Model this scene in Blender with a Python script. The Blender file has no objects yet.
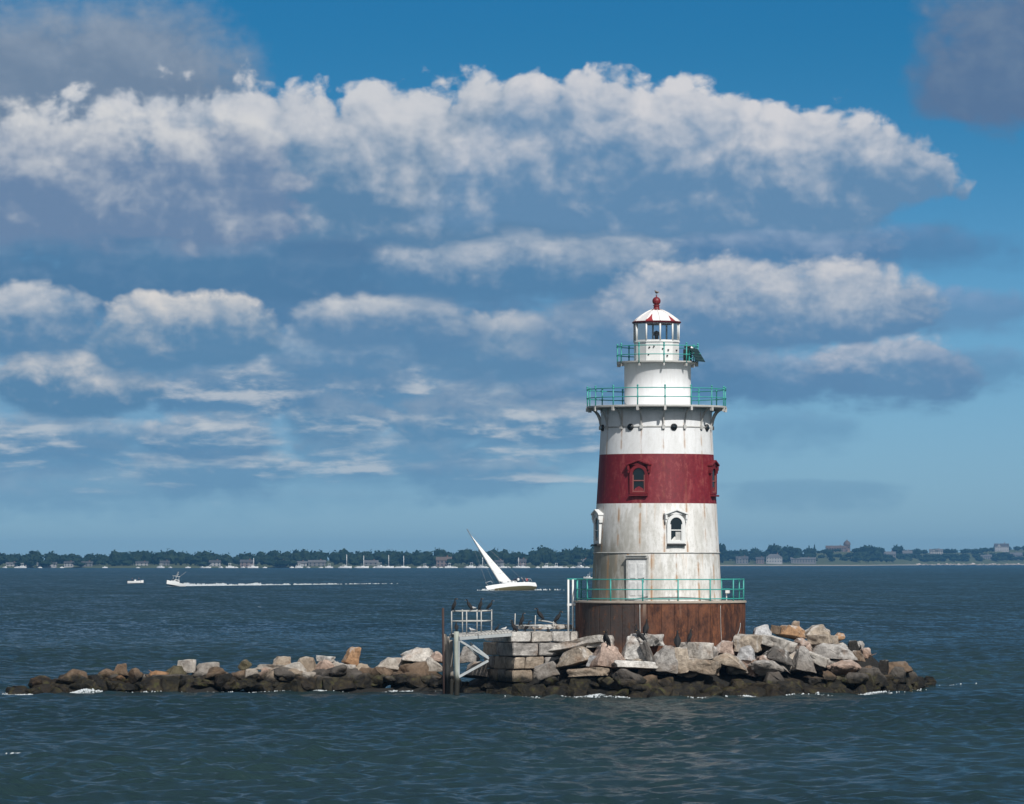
import bpy, bmesh, math, random
import numpy as np
from mathutils import Vector, Matrix, noise as mnoise

random.seed(7)
rng = np.random.default_rng(11)
scene = bpy.context.scene
COL = scene.collection
R = math.radians
F, HX, HY, CAMH = 4900.0, 512.0, 561.0, 6.0      # focal length in pixels, horizon point, eye height in metres
TY = 223.0                                        # distance of the tower axis
TX = (656.5 - HX) / F * TY

def P(px, py, Y):
    return Vector(((px - HX) / F * Y, Y, CAMH - (py - HY) / F * Y))

# ------------------------------------------------------------------ render settings
scene.render.engine = 'CYCLES'
scene.view_settings.view_transform = 'Standard'
scene.view_settings.look = 'None'
scene.view_settings.exposure = 0.0
scene.view_settings.gamma = 1.0
scene.cycles.use_denoising = True
try:
    scene.cycles.denoiser = 'OPENIMAGEDENOISE'
    scene.cycles.denoising_input_passes = 'RGB_ALBEDO_NORMAL'
    scene.cycles.denoising_prefilter = 'ACCURATE'
except Exception:
    pass
scene.cycles.use_adaptive_sampling = True
scene.cycles.adaptive_threshold = 0.008
scene.cycles.adaptive_min_samples = 12
scene.cycles.max_bounces = 6
scene.cycles.diffuse_bounces = 2
scene.cycles.glossy_bounces = 3
scene.cycles.transmission_bounces = 4
scene.cycles.volume_bounces = 0
scene.cycles.transparent_max_bounces = 8
scene.cycles.caustics_reflective = False
scene.cycles.caustics_refractive = False
scene.cycles.sample_clamp_indirect = 6.0

# ------------------------------------------------------------------ node DSL
class S:
    def __init__(s, g, v): s.g, s.v = g, v
    def __add__(a, b): return a.g.m('ADD', a, b)
    __radd__ = __add__
    def __mul__(a, b): return a.g.m('MULTIPLY', a, b)
    __rmul__ = __mul__
    def __sub__(a, b): return a.g.m('SUBTRACT', a, b)
    def __rsub__(a, b): return a.g.m('SUBTRACT', b, a)
    def __truediv__(a, b): return a.g.m('DIVIDE', a, b)
    def __rtruediv__(a, b): return a.g.m('DIVIDE', b, a)

class G:
    def __init__(g, nt): g.nt = nt; g.N = nt.nodes; g.L = nt.links
    def put(g, sock, v):
        if isinstance(v, S): g.L.new(v.v, sock)
        elif v is not None:
            if isinstance(v, (tuple, list)) and len(v) == 3 and sock.type == 'RGBA': v = (*v, 1.0)
            sock.default_value = v
    def m(g, op, a, b=None, c=None, clamp=False):
        n = g.N.new('ShaderNodeMath'); n.operation = op; n.use_clamp = clamp
        g.put(n.inputs[0], a); g.put(n.inputs[1], b)
        if c is not None: g.put(n.inputs[2], c)
        return S(g, n.outputs[0])
    def mx(g, a, b): return g.m('MAXIMUM', a, b)
    def mn(g, a, b): return g.m('MINIMUM', a, b)
    def cl(g, a): return g.m('ADD', a, 0.0, clamp=True)
    def absv(g, a): return g.m('ABSOLUTE', a)
    def sm(g, lo, hi, x, a=0.0, b=1.0):
        n = g.N.new('ShaderNodeMapRange'); n.interpolation_type = 'SMOOTHSTEP'
        g.put(n.inputs['Value'], x)
        for k, v in (('From Min', lo), ('From Max', hi), ('To Min', a), ('To Max', b)): g.put(n.inputs[k], v)
        return S(g, n.outputs[0])
    def vec(g, x, y, z=0.0):
        n = g.N.new('ShaderNodeCombineXYZ')
        for i, v in enumerate((x, y, z)): g.put(n.inputs[i], v)
        return S(g, n.outputs[0])
    def sep(g, v):
        n = g.N.new('ShaderNodeSeparateXYZ'); g.put(n.inputs[0], v)
        return [S(g, o) for o in n.outputs]
    def vm(g, op, a, b=None):
        n = g.N.new('ShaderNodeVectorMath'); n.operation = op
        g.put(n.inputs[0], a); g.put(n.inputs[1], b)
        return S(g, n.outputs[0])
    def noise(g, v, scale=1.0, detail=4.0, rough=0.5, lac=2.0, dist=0.0, dim='3D', color=False):
        n = g.N.new('ShaderNodeTexNoise'); n.noise_dimensions = dim
        g.put(n.inputs['Vector'], v)
        for k, x in (('Scale', scale), ('Detail', detail), ('Roughness', rough), ('Lacunarity', lac), ('Distortion', dist)): g.put(n.inputs[k], x)
        return S(g, n.outputs['Color' if color else 'Fac'])
    def voro(g, v, scale=1.0, detail=0.0, rough=0.5, feature='SMOOTH_F1', smooth=0.6, dim='3D', out='Distance'):
        n = g.N.new('ShaderNodeTexVoronoi'); n.voronoi_dimensions = dim; n.feature = feature
        g.put(n.inputs['Vector'], v); g.put(n.inputs['Scale'], scale)
        if 'Detail' in n.inputs: g.put(n.inputs['Detail'], detail); g.put(n.inputs['Roughness'], rough)
        if 'Smoothness' in n.inputs and feature == 'SMOOTH_F1': g.put(n.inputs['Smoothness'], smooth)
        return S(g, n.outputs[out])
    def mix(g, f, a, b, blend='MIX'):
        n = g.N.new('ShaderNodeMix'); n.data_type = 'RGBA'; n.blend_type = blend
        g.put(n.inputs[0], f); g.put(n.inputs[6], a); g.put(n.inputs[7], b)
        return S(g, n.outputs[2])
    def coord(g, name): return S(g, g.N.new('ShaderNodeTexCoord').outputs[name])
    def geo(g, name): return S(g, g.N.new('ShaderNodeNewGeometry').outputs[name])
    def bump(g, h, strength=0.5, dist=0.02):
        n = g.N.new('ShaderNodeBump'); g.put(n.inputs['Height'], h)
        g.put(n.inputs['Strength'], strength); g.put(n.inputs['Distance'], dist)
        return S(g, n.outputs[0])

def material(name, fn=None, color=(0.5, 0.5, 0.5), rough=0.6, metal=0.0, spec=0.5):
    m = bpy.data.materials.new(name); m.use_nodes = True
    b = m.node_tree.nodes['Principled BSDF']
    b.inputs['Base Color'].default_value = (*color, 1); b.inputs['Roughness'].default_value = rough
    b.inputs['Metallic'].default_value = metal; b.inputs['Specular IOR Level'].default_value = spec
    if fn:
        g = G(m.node_tree)
        for k, v in fn(g).items(): g.put(b.inputs[k], v)
    return m

def speckled(name, color, rough=0.6, amount=0.35, scale=3.0, metal=0.0, bump=0.15):
    """a paint or wood with uneven tone and a slightly rough face"""
    def fn(g):
        p = g.coord('Object')
        n = g.noise(p, scale, 6, 0.6); n2 = g.noise(p, scale * 9, 3, 0.6)
        f = g.cl((n * 0.7 + n2 * 0.3 - 0.25) * 1.8)
        dark = tuple(c * (1 - amount) for c in color); lite = tuple(min(1, c * (1 + amount * 0.45)) for c in color)
        return {'Base Color': g.mix(f, dark, lite), 'Roughness': g.m('ADD', rough, n2 * 0.15 - 0.07),
                'Normal': g.bump(n2, bump, 0.01)}
    return material(name, fn, color, rough, metal)

# ------------------------------------------------------------------ mesh building
class MB:
    def __init__(s): s.v, s.f, s.mi, s.sm = [], [], [], []
    def add(s, vs, fs, smooth=False, M=None, mi=0):
        o = len(s.v)
        s.v += [tuple(M @ Vector(v)) if M is not None else tuple(v) for v in vs]
        s.f += [tuple(i + o for i in f) for f in fs]
        s.mi += [mi] * len(fs); s.sm += [smooth] * len(fs)
        return s
    def box(s, c, d, M=None, mi=0):
        x, y, z = c; a, b, e = d[0] / 2, d[1] / 2, d[2] / 2
        vs = [(x + i * a, y + j * b, z + k * e) for k in (-1, 1) for j in (-1, 1) for i in (-1, 1)]
        return s.add(vs, [(0, 2, 3, 1), (4, 5, 7, 6), (0, 1, 5, 4), (2, 6, 7, 3), (0, 4, 6, 2), (1, 3, 7, 5)], False, M, mi)
    def tube(s, pts, rad, n=8, closed=False, cap=True, M=None, mi=0, squash=None):
        pts = [Vector(p) for p in pts]; k = len(pts)
        if not hasattr(rad, '__len__'): rad = [rad] * k
        vs, fs = [], []
        prev = None
        for i, p in enumerate(pts):
            t = (pts[(i + 1) % k] - pts[i - 1]) if closed or 0 < i < k - 1 else (pts[1] - pts[0] if i == 0 else pts[-1] - pts[-2])
            t = t.normalized()
            ref = prev if prev is not None else (Vector((0, 0, 1)) if abs(t.z) < 0.9 else Vector((0, 1, 0)))
            a = t.cross(ref)
            if a.length < 1e-4: a = t.cross(Vector((1, 0, 0)))
            a.normalize(); b = a.cross(t).normalized(); prev = b
            for j in range(n):
                w = 2 * math.pi * j / n
                sx, sy = (squash if squash else (1, 1))
                vs.append(p + (a * math.cos(w) * sx + b * math.sin(w) * sy) * rad[i])
        m = k if closed else k - 1
        for i in range(m):
            for j in range(n):
                i2 = (i + 1) % k; j2 = (j + 1) % n
                fs.append((i * n + j, i * n + j2, i2 * n + j2, i2 * n + j))
        if cap and not closed:
            fs.append(tuple(range(n))[::-1]); fs.append(tuple((k - 1) * n + j for j in range(n)))
        return s.add(vs, fs, True, M, mi)
    def bar(s, a, b, w, h, M=None, mi=0):
        a, b = Vector(a), Vector(b); t = (b - a); L = t.length; t.normalize()
        ref = Vector((0, 0, 1)) if abs(t.z) < 0.95 else Vector((0, 1, 0))
        x = t.cross(ref).normalized(); y = x.cross(t)
        Q = Matrix((x, t, y)).transposed().to_4x4(); Q.translation = (a + b) / 2
        return s.box((0, 0, 0), (w, L, h), (M @ Q) if M is not None else Q, mi)
    def lathe(s, prof, n=48, a0=0.0, a1=2 * math.pi, smooth=True, M=None, mi=0, c=(0, 0)):
        full = abs(a1 - a0 - 2 * math.pi) < 1e-6; m = n if full else n + 1
        vs, fs = [], []
        for r, z in prof:
            for j in range(m):
                w = a0 + (a1 - a0) * j / n
                vs.append((c[0] + r * math.sin(w), c[1] - r * math.cos(w), z))
        for i in range(len(prof) - 1):
            for j in range(n):
                j2 = (j + 1) % m
                fs.append((i * m + j, i * m + j2, (i + 1) * m + j2, (i + 1) * m + j))
        return s.add(vs, fs, smooth, M, mi)
    def prism(s, poly, y0, y1, M=None, mi=0):
        """polygon in x,z extruded along y"""
        n = len(poly)
        vs = [(x, y0, z) for x, z in poly] + [(x, y1, z) for x, z in poly]
        fs = [tuple(range(n)), tuple(range(n, 2 * n))[::-1]] + [(i, i + n, (i + 1) % n + n, (i + 1) % n) for i in range(n)]
        return s.add(vs, fs, False, M, mi)
    def build(s, name, mat, parent=None, bevel=0.0, loc=None):
        me = bpy.data.meshes.new(name); me.from_pydata(s.v, [], s.f); me.update()
        bm = bmesh.new(); bm.from_mesh(me)
        bmesh.ops.recalc_face_normals(bm, faces=bm.faces); bm.to_mesh(me); bm.free()
        me.polygons.foreach_set('use_smooth', s.sm)
        mats = mat if isinstance(mat, (list, tuple)) else [mat]
        for m_ in mats: me.materials.append(m_)
        me.polygons.foreach_set('material_index', s.mi)
        o = bpy.data.objects.new(name, me); COL.objects.link(o)
        if parent: o.parent = parent
        if loc is not None: o.location = loc
        if bevel:
            b = o.modifiers.new('bevel', 'BEVEL'); b.width = bevel; b.segments = 2; b.limit_method = 'ANGLE'; b.angle_limit = R(40)
        return o

def tag(o, label=None, cat=None, group=None, kind=None):
    if label: o['label'] = label
    if cat: o['category'] = cat
    if group: o['group'] = group
    if kind: o['kind'] = kind
    return o

def empty(name, loc=(0, 0, 0), rz=0.0):
    o = bpy.data.objects.new(name, None); COL.objects.link(o)
    o.location = loc; o.rotation_euler = (0, 0, rz); o.empty_display_size = 0.3
    return o

def copy_tree(o, parent=None):
    c = o.copy(); COL.objects.link(c)
    if parent: c.parent = parent
    for ch in [x for x in bpy.data.objects if x.parent == o]: copy_tree(ch, c)
    return c

# ------------------------------------------------------------------ camera
cam = bpy.data.cameras.new('camera'); cam.sensor_width = 36.0; cam.lens = F / 1024 * 36.0
cam.shift_y = (HY - 402.0) / 1024.0; cam.clip_start = 1.0; cam.clip_end = 60000.0
camo = bpy.data.objects.new('camera', cam); COL.objects.link(camo)
camo.location = (0, 0, CAMH); camo.rotation_euler = (R(90), 0, 0); scene.camera = camo

# ------------------------------------------------------------------ sun
SUN_EL, SUN_AZ = 42.0, 25.0      # behind the camera, 25 degrees to its right
sd = Vector((math.sin(R(SUN_AZ)) * math.cos(R(SUN_EL)), -math.cos(R(SUN_AZ)) * math.cos(R(SUN_EL)), math.sin(R(SUN_EL))))
sun = bpy.data.lights.new('sun', 'SUN'); sun.energy = 4.3; sun.angle = R(0.5); sun.color = (1.0, 0.965, 0.915)
suno = bpy.data.objects.new('sun', sun); COL.objects.link(suno)
suno.rotation_euler = sd.to_track_quat('Z', 'Y').to_euler(); suno.location = (0, 0, 50)
# ------------------------------------------------------------------ sky with clouds
world = bpy.data.worlds.new('World'); scene.world = world; world.use_nodes = True
wt = world.node_tree; wt.nodes.clear(); g = G(wt)
STR = 0.1
sky = wt.nodes.new('ShaderNodeTexSky'); sky.sky_type = 'NISHITA'; sky.sun_disc = False
sky.sun_elevation = R(SUN_EL); sky.sun_rotation = R(180 - SUN_AZ)
sky.air_density = 1.0; sky.dust_density = 0.3; sky.ozone_density = 3.0; sky.altitude = 0
d = g.coord('Generated')
dx, dy, dz = g.sep(d)
hor = g.m('SQRT', dx * dx + dy * dy)
el = g.m('ARCTAN2', dz, hor)
az = g.m('ARCTAN2', dx, dy)
e1 = g.mx(el, 0.0)
skyc = g.mix(1.0, S(g, sky.outputs[0]), (0.40, 0.56, 0.78), 'MULTIPLY')
# deeper and more saturated blue aloft (a clear dry summer sky)
upk = g.sm(-0.005, 0.115, el)
skyc = g.mix(1.0, skyc, g.mix(upk, (0.86, 1.06, 1.29), (0.135, 0.53, 0.66)), 'MULTIPLY')

# cloud field: puffs in azimuth and elevation, smaller and flatter for the distant banks low in the sky
ux, uy = az * (F / 100), el * (F / 100)
def field(sc, st, ox, oy, sx=0.0, sy=0.0, bil=0.8):
    v = g.vec(ux * sc + (ox + sx), uy * (sc * st) + (oy + sy))
    warp = g.noise(v, 1.1, 2, 0.5, dim='2D', color=True)
    sc_ = g.vm('SCALE', g.vm('SUBTRACT', warp, (0.5, 0.5, 0.5)))
    sc_.v.node.inputs['Scale'].default_value = 0.42
    v2 = g.vm('ADD', v, sc_)
    f = g.noise(v2, 1.15, 8, 0.52, 2.1, dim='2D')
    b = g.voro(v2, 2.0, 2.5, 0.55, smooth=0.35, dim='2D')
    return (f - 0.5) * 1.25 + (0.40 - b) * bil
FX, FY = 0.13, 0.22              # towards the light: up and to the right
SETS = {}
for nm, sc, st, ox, oy in (('H', 0.95, 1.15, 3.1, 1.7), ('M', 1.15, 1.4, -8.4, 5.2), ('W', 1.6, 1.7, 14.4, -6.2)):
    bil = 0.68 if nm == 'H' else 0.50; kk = 0.84 if nm == 'H' else 0.66
    a = field(sc, st, ox, oy, bil=bil); SETS[nm] = (a, (a - field(sc, st, ox, oy, FX, FY, bil)) * kk)
fine = g.noise(g.vec(ux, uy * 1.4), 7.0, 6, 0.62, dim='2D')
strk = g.noise(g.vec(ux * 0.30, uy * 1.9), 1.6, 5, 0.6, dim='2D')      # flat streaks in the bases
soft_n = g.noise(g.vec(ux * 0.6 + 9.0, uy * 1.1), 0.9, 4, 0.5, dim='2D')

def L(c): return tuple((x / 255 / 12.92) if x / 255 <= 0.04045 else ((x / 255 + 0.055) / 1.055) ** 2.4 for x in c)
def K(c): return tuple(x / STR for x in L(c))
def upx(px): return (px - HX) / F
def vpx(py): return (HY - py) / F

# each cloud bank: centre x, half width, flat base, top, set, opacity, lit colour, base colour, noise, softness, exponent
WARM, COOL = (212, 211, 212), (188, 197, 207)
BK, BL = (84, 122, 158), (106, 146, 178)
CL = [
 # far thin banks near the horizon first, nearest (highest) clouds last
 (150, 330, 499, 484, 0.30, (150, 178, 198), (112, 156, 186), .9, .8),
 (50,  190, 490, 462, 0.62, (172, 188, 202), (108, 150, 182), .8, .7),
 (330, 260, 474, 455, 0.45, (165, 186, 203), (106, 150, 182), .8, .7),
 (810, 110, 488, 478, 0.35, (106, 146, 180), (90, 134, 170), .8, .8),
 (215, 100, 469, 444, 0.90, (218, 217, 215), (104, 147, 180), .8, .5),
 (480, 90,  474, 455, 0.70, (190, 199, 207), (104, 147, 180), .8, .5),
 (30,  130, 458, 430, 0.75, (185, 195, 205), (100, 144, 179), .8, .6),
 (390, 110, 452, 426, 0.75, (190, 199, 207), (98, 142, 177), .9, .5),
 (530, 100, 448, 426, 0.45, (160, 180, 200), (98, 142, 177), .9, .6),
 (210, 80,  442, 406, 0.95, (214, 214, 214), (93, 137, 173), .9, .45),
 (60,  120, 440, 408, 0.80, (186, 196, 206), (93, 137, 173), .9, .6),
 (620, 120, 442, 416, 0.35, (140, 168, 194), (96, 141, 178), 1., .9),
 (790, 90,  430, 408, 0.40, (116, 152, 185), (90, 134, 172), 1., .9),
 (335, 60,  420, 386, 0.92, (218, 217, 216), (94, 138, 173), .9, .45),
 (235, 95,  400, 362, 0.92, (205, 207, 211), (92, 136, 172), .9, .5),
 (500, 130, 424, 374, 0.98, (228, 224, 219), (96, 140, 175), .75, .4),
 (300, 360, 322, 262, 0.85, (118, 147, 180), (80, 121, 160), 1., .8),
 (130, 400, 292, 190, 0.97, (122, 152, 182), (78, 121, 159), 1.0, .7),
 (200, 240, 290, 180, 0.80, (140, 164, 190), (80, 123, 161), .9, .7),
 (430, 560, 245, 120, 0.98, (120, 150, 180), (80, 123, 161), .7, .8),
 (300, 330, 396, 348, 0.75, (146, 170, 196), (86, 130, 168), 1., .8),
 (75,  95,  394, 338, 0.97, (222, 218, 214), (88, 132, 168), .75, .35),
 (740, 150, 388, 338, 0.90, (168, 182, 202), (90, 132, 170), .95, .6),
 (890, 100, 382, 328, 0.92, (206, 206, 212), (94, 135, 172), .85, .45),
 (970, 70,  366, 342, 0.60, (120, 150, 184), (92, 134, 172), .9, .7),
 (620, 170, 384, 330, 0.85, (150, 172, 198), (86, 129, 167), 1., .7),
 (490, 90,  356, 306, 0.95, (202, 204, 208), (92, 134, 170), .85, .4),
 (340, 90,  366, 322, 0.85, (180, 191, 204), (90, 133, 170), .85, .5),
 (390, 110, 334, 288, 0.92, (212, 212, 213), (90, 132, 169), .85, .5),
 (25,  90,  336, 280, 0.95, (204, 206, 210), (88, 131, 168), .85, .4),
 (185, 105, 352, 290, 0.98, (224, 219, 214), (90, 133, 169), .75, .32),
 (965, 100, 312, 284, 0.70, (138, 160, 192), (98, 137, 175), 1., .7),
 (660, 150, 336, 284, 0.90, (190, 197, 207), (92, 133, 170), .8, .5),
 (880, 170, 254, 222, 0.75, (108, 140, 178), (82, 127, 168), .9, .8),
 (770, 150, 262, 208, 0.88, (160, 177, 200), (86, 128, 168), .9, .6),
 (540, 190, 284, 210, 0.95, (198, 202, 209), (84, 128, 166), .8, .5),
 (200, 90,  262, 230, 0.70, (150, 168, 192), (82, 126, 163), .9, .7),
 (330, 60,  232, 190, 0.70, (170, 182, 200), (84, 121, 158), .9, .7),
 (770, 190, 326, 246, 0.97, (212, 211, 213), (94, 134, 171), .75, .35),
 (60,  245, 122, -22,  0.97, (140, 155, 174), (112, 133, 158), .36, .65),
 (370, 480, 212, 62,  0.99, (204, 206, 211), (92, 131, 166), .7, .2),
 (690, 290, 206, 64,  0.99, (210, 210, 214), (98, 137, 173), .62, .2),
 (60,  290, 220, 84,  0.98, (210, 211, 213), (106, 133, 166), .8, .35),
 (1015, 125, 98, -80, 0.92, (116, 136, 160), (90, 116, 150), .6, .7),
]
# one cloud bank as a node group, used once per bank
bt = bpy.data.node_groups.new('cloud_bank', 'ShaderNodeTree')
FIN = ['az', 'el', 'cx', 'hw', 'by', 'ht', 'n0', 'gr', 'na', 'soft', 'op', 'sn', 'tex', 'strk', 'fn']
for k in FIN: bt.interface.new_socket(k, in_out='INPUT', socket_type='NodeSocketFloat')
for k in ('lit', 'base', 'under'): bt.interface.new_socket(k, in_out='INPUT', socket_type='NodeSocketColor')
bt.interface.new_socket('out', in_out='OUTPUT', socket_type='NodeSocketColor')
q = G(bt); gi = bt.nodes.new('NodeGroupInput'); go_ = bt.nodes.new('NodeGroupOutput')
I = {k: S(q, gi.outputs[k]) for k in FIN + ['lit', 'base', 'under']}
X = (I['az'] - I['cx']) / I['hw']
Yn = (I['el'] - I['by']) / I['ht'] + (I['sn'] - 0.5) * 0.5
below = q.mx(Yn * -1.0, 0.0) * (I['ht'] * (F / 30.0))
up_ = q.mx(Yn, 0.0)
Xa = q.absv(X)
dens = 1.0 - Xa * Xa * Xa - up_ * up_ - below * below * 0.6 + I['n0'] * I['na'] + I['fn'] * 0.22 + (I['strk'] - 0.5) * q.mn(below * 2.0, 1.2)
mask = q.sm(0.0, I['soft'] + q.mn(below * 0.7, 0.8), dens) * I['op']
lum = q.sm(-0.28, 1.02, Yn * 1.02 + I['gr'] * 0.62 + I['n0'] * 0.10 + I['tex'] - 0.15)
q.L.new(q.mix(mask, I['under'], q.mix(lum, I['base'], I['lit'])).v, go_.inputs[0])
tex = (fine - 0.5) * 0.42 + (strk - 0.5) * 0.15 + (soft_n - 0.5) * 0.5
fineo = fine - 0.5
# the far field of flat fair-weather banks, thinner and closer packed towards the horizon
elp = g.mx(el * F, 0.0)
def strata(off):
    yy = g.m('LOGARITHM', elp + 30.0, math.e) * 4.6 + off
    v = g.vec(ux * 0.85 + off * 0.35, yy)
    w = g.noise(v, 0.8, 2, 0.5, dim='2D')
    return g.noise(g.vec(ux * 0.85 + off * 0.35 + w * 0.5, yy + w * 0.3), 1.15, 8, 0.56, 2.1, dim='2D') + g.noise(g.vec(ux * 0.3, yy * 1.3), 1.0, 3, 0.5, dim='2D') * 0.55
st0 = strata(0.0); st1 = strata(0.20)
cover = g.sm(2.9, 0.6, ux) * g.sm(35.0, 120.0, elp) * g.sm(285.0, 200.0, elp)
sd0 = st0 - 0.95 + cover * 0.30
smask = g.sm(-0.04, 0.34, sd0) * g.sm(0.0, 0.5, cover)
slum = g.sm(-0.16, 0.50, (st0 - st1) * 2.0 + sd0 * 0.45 + fineo * 0.22)
ht_ = g.sm(60.0, 260.0, elp)
sbase = g.mix(ht_, K((108, 150, 183)), K((88, 131, 168))); slit = g.mix(ht_, K((192, 201, 208)), K((216, 214, 213)))
veil = g.sm(4.5, -1.0, ux + soft_n * 1.5) * g.sm(30.0, 150.0, elp) * g.sm(420.0, 260.0, elp) * 0.55
colr = g.mix(veil, skyc, K((112, 152, 186)))
for (cx, hw, by, ty, op, lit, base, na, soft) in CL:
    n0, gr = SETS['H' if ty < 150 else 'M' if ty < 320 else 'W']
    n = wt.nodes.new('ShaderNodeGroup'); n.node_tree = bt
    for k, v in dict(az=az, el=el, cx=upx(cx), hw=hw / F, by=vpx(by), ht=(by - ty) / F, n0=n0, gr=gr, na=na * (0.8 if ty < 150 else 0.62), soft=soft,
                     op=op, sn=soft_n, tex=tex, strk=strk, fn=fineo, lit=K(lit), base=K(base), under=colr).items(): g.put(n.inputs[k], v)
    colr = S(g, n.outputs[0])
    if (cx, by) == (300, 396): colr = g.mix(smask * 0.66, colr, g.mix(slum, sbase, slit))      # thin banks in front of the far ones
# unseen clouds added for fill and reflection: brightened behind the camera, dimmed ahead
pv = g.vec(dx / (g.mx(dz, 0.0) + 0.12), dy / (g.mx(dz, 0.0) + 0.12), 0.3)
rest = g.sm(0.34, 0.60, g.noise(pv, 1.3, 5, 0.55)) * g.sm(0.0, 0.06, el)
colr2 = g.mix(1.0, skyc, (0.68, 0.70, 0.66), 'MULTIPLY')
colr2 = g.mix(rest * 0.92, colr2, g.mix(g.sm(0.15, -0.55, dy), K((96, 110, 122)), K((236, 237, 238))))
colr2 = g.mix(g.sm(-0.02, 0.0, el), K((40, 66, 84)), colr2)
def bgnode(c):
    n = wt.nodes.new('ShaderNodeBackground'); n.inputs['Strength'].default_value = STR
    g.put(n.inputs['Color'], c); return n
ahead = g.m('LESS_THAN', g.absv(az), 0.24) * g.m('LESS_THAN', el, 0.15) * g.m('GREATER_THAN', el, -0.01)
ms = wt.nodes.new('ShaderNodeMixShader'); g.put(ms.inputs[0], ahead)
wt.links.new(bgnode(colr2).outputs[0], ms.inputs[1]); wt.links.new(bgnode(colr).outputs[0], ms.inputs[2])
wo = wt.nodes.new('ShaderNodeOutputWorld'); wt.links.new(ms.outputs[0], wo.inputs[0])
try:
    world.cycles.sampling_method = 'MANUAL'; world.cycles.sample_map_resolution = 256
except Exception: pass

# ------------------------------------------------------------------ sea
def sea_rows():
    r = [1.0, 20, 40, 55, 68, 78, 86, 93, 99]; x = 104.0
    while x < 330: r.append(x); x += 0.21 if x < 215 else 0.32
    step = 0.36
    while x < 8000:
        r.append(x); x += step; step = min(step * 1.012, x * 0.02)
    return np.array(r)
def sea_cols():
    a = list(np.arange(-7.8, 7.8001, 0.045)); s = 0.1; t = a[-1]
    right = []
    while t < 178: t = min(t + s, 180.0); right.append(t); s = min(s * 1.25, 6.0)
    return np.radians(np.array([-q for q in right[::-1]][1:] + a + right))
rows, cols = sea_rows(), sea_cols()
nr, nc = len(rows), len(cols)
NW = 130
lam = np.exp(rng.uniform(math.log(0.45), math.log(6.5), NW))
wdir = R(-66) + rng.normal(0, 0.75, NW)                      # travelling down-wind towards the lower left
kx, ky = np.cos(wdir) * 2 * np.pi / lam, np.sin(wdir) * 2 * np.pi / lam
amp = 0.0066 * lam * rng.uniform(0.5, 1.25, NW) * np.clip((5.0 - lam) / 3, 0.35, 1); pha = rng.uniform(0, 6.28, NW)
dth = np.gradient(cols)
verts = np.empty((nr, nc, 3), np.float32)
for i0 in range(0, nr, 40):
    rr = rows[i0:i0 + 40, None]; X = rr * np.sin(cols)[None, :]; Yy = rr * np.cos(cols)[None, :]
    dr = np.gradient(rows)[i0:i0 + 40, None]; cell = np.maximum(np.broadcast_to(dr, X.shape) * 0.75, rr * dth[None, :])
    h = np.zeros_like(X); ddx = np.zeros_like(X); ddy = np.zeros_like(X)
    gust = 0.85 + 0.25 * np.sin(X * 0.071 + Yy * 0.023) * np.sin(Yy * 0.051 - X * 0.02 + 1.0) + 0.15 * np.sin(X * 0.19 - Yy * 0.11)
    for k in range(NW):
        w = np.clip((lam[k] / cell - 2.2) / 2.0, 0, 1)
        if not w.any(): continue
        ph = kx[k] * X + ky[k] * Yy + pha[k]; a = amp[k] * w * (gust if lam[k] < 3 else 1.0)
        h += a * np.cos(ph); q = a * np.sin(ph) * 0.75
        ddx -= q * math.cos(wdir[k]); ddy -= q * math.sin(wdir[k])
    verts[i0:i0 + 40, :, 0] = X + ddx; verts[i0:i0 + 40, :, 1] = Yy + ddy; verts[i0:i0 + 40, :, 2] = h
i, j = np.meshgrid(np.arange(nr - 1), np.arange(nc - 1), indexing='ij')
quads = np.stack([i * nc + j, i * nc + j + 1, (i + 1) * nc + j + 1, (i + 1) * nc + j], -1).reshape(-1, 4)
def grid_mesh(name, v, q, mat, smooth=True):
    me = bpy.data.meshes.new(name)
    me.vertices.add(len(v)); me.vertices.foreach_set('co', np.ascontiguousarray(v, np.float32).ravel())
    me.loops.add(q.size); me.loops.foreach_set('vertex_index', q.astype(np.int32).ravel())
    me.polygons.add(len(q)); me.polygons.foreach_set('loop_start', (np.arange(len(q)) * q.shape[1]).astype(np.int32))
    me.polygons.foreach_set('loop_total', np.full(len(q), q.shape[1], np.int32))
    me.update(calc_edges=True); me.validate()
    me.polygons.foreach_set('use_smooth', np.full(len(me.polygons), smooth))
    me.materials.append(mat)
    o = bpy.data.objects.new(name, me); COL.objects.link(o); return o
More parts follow.
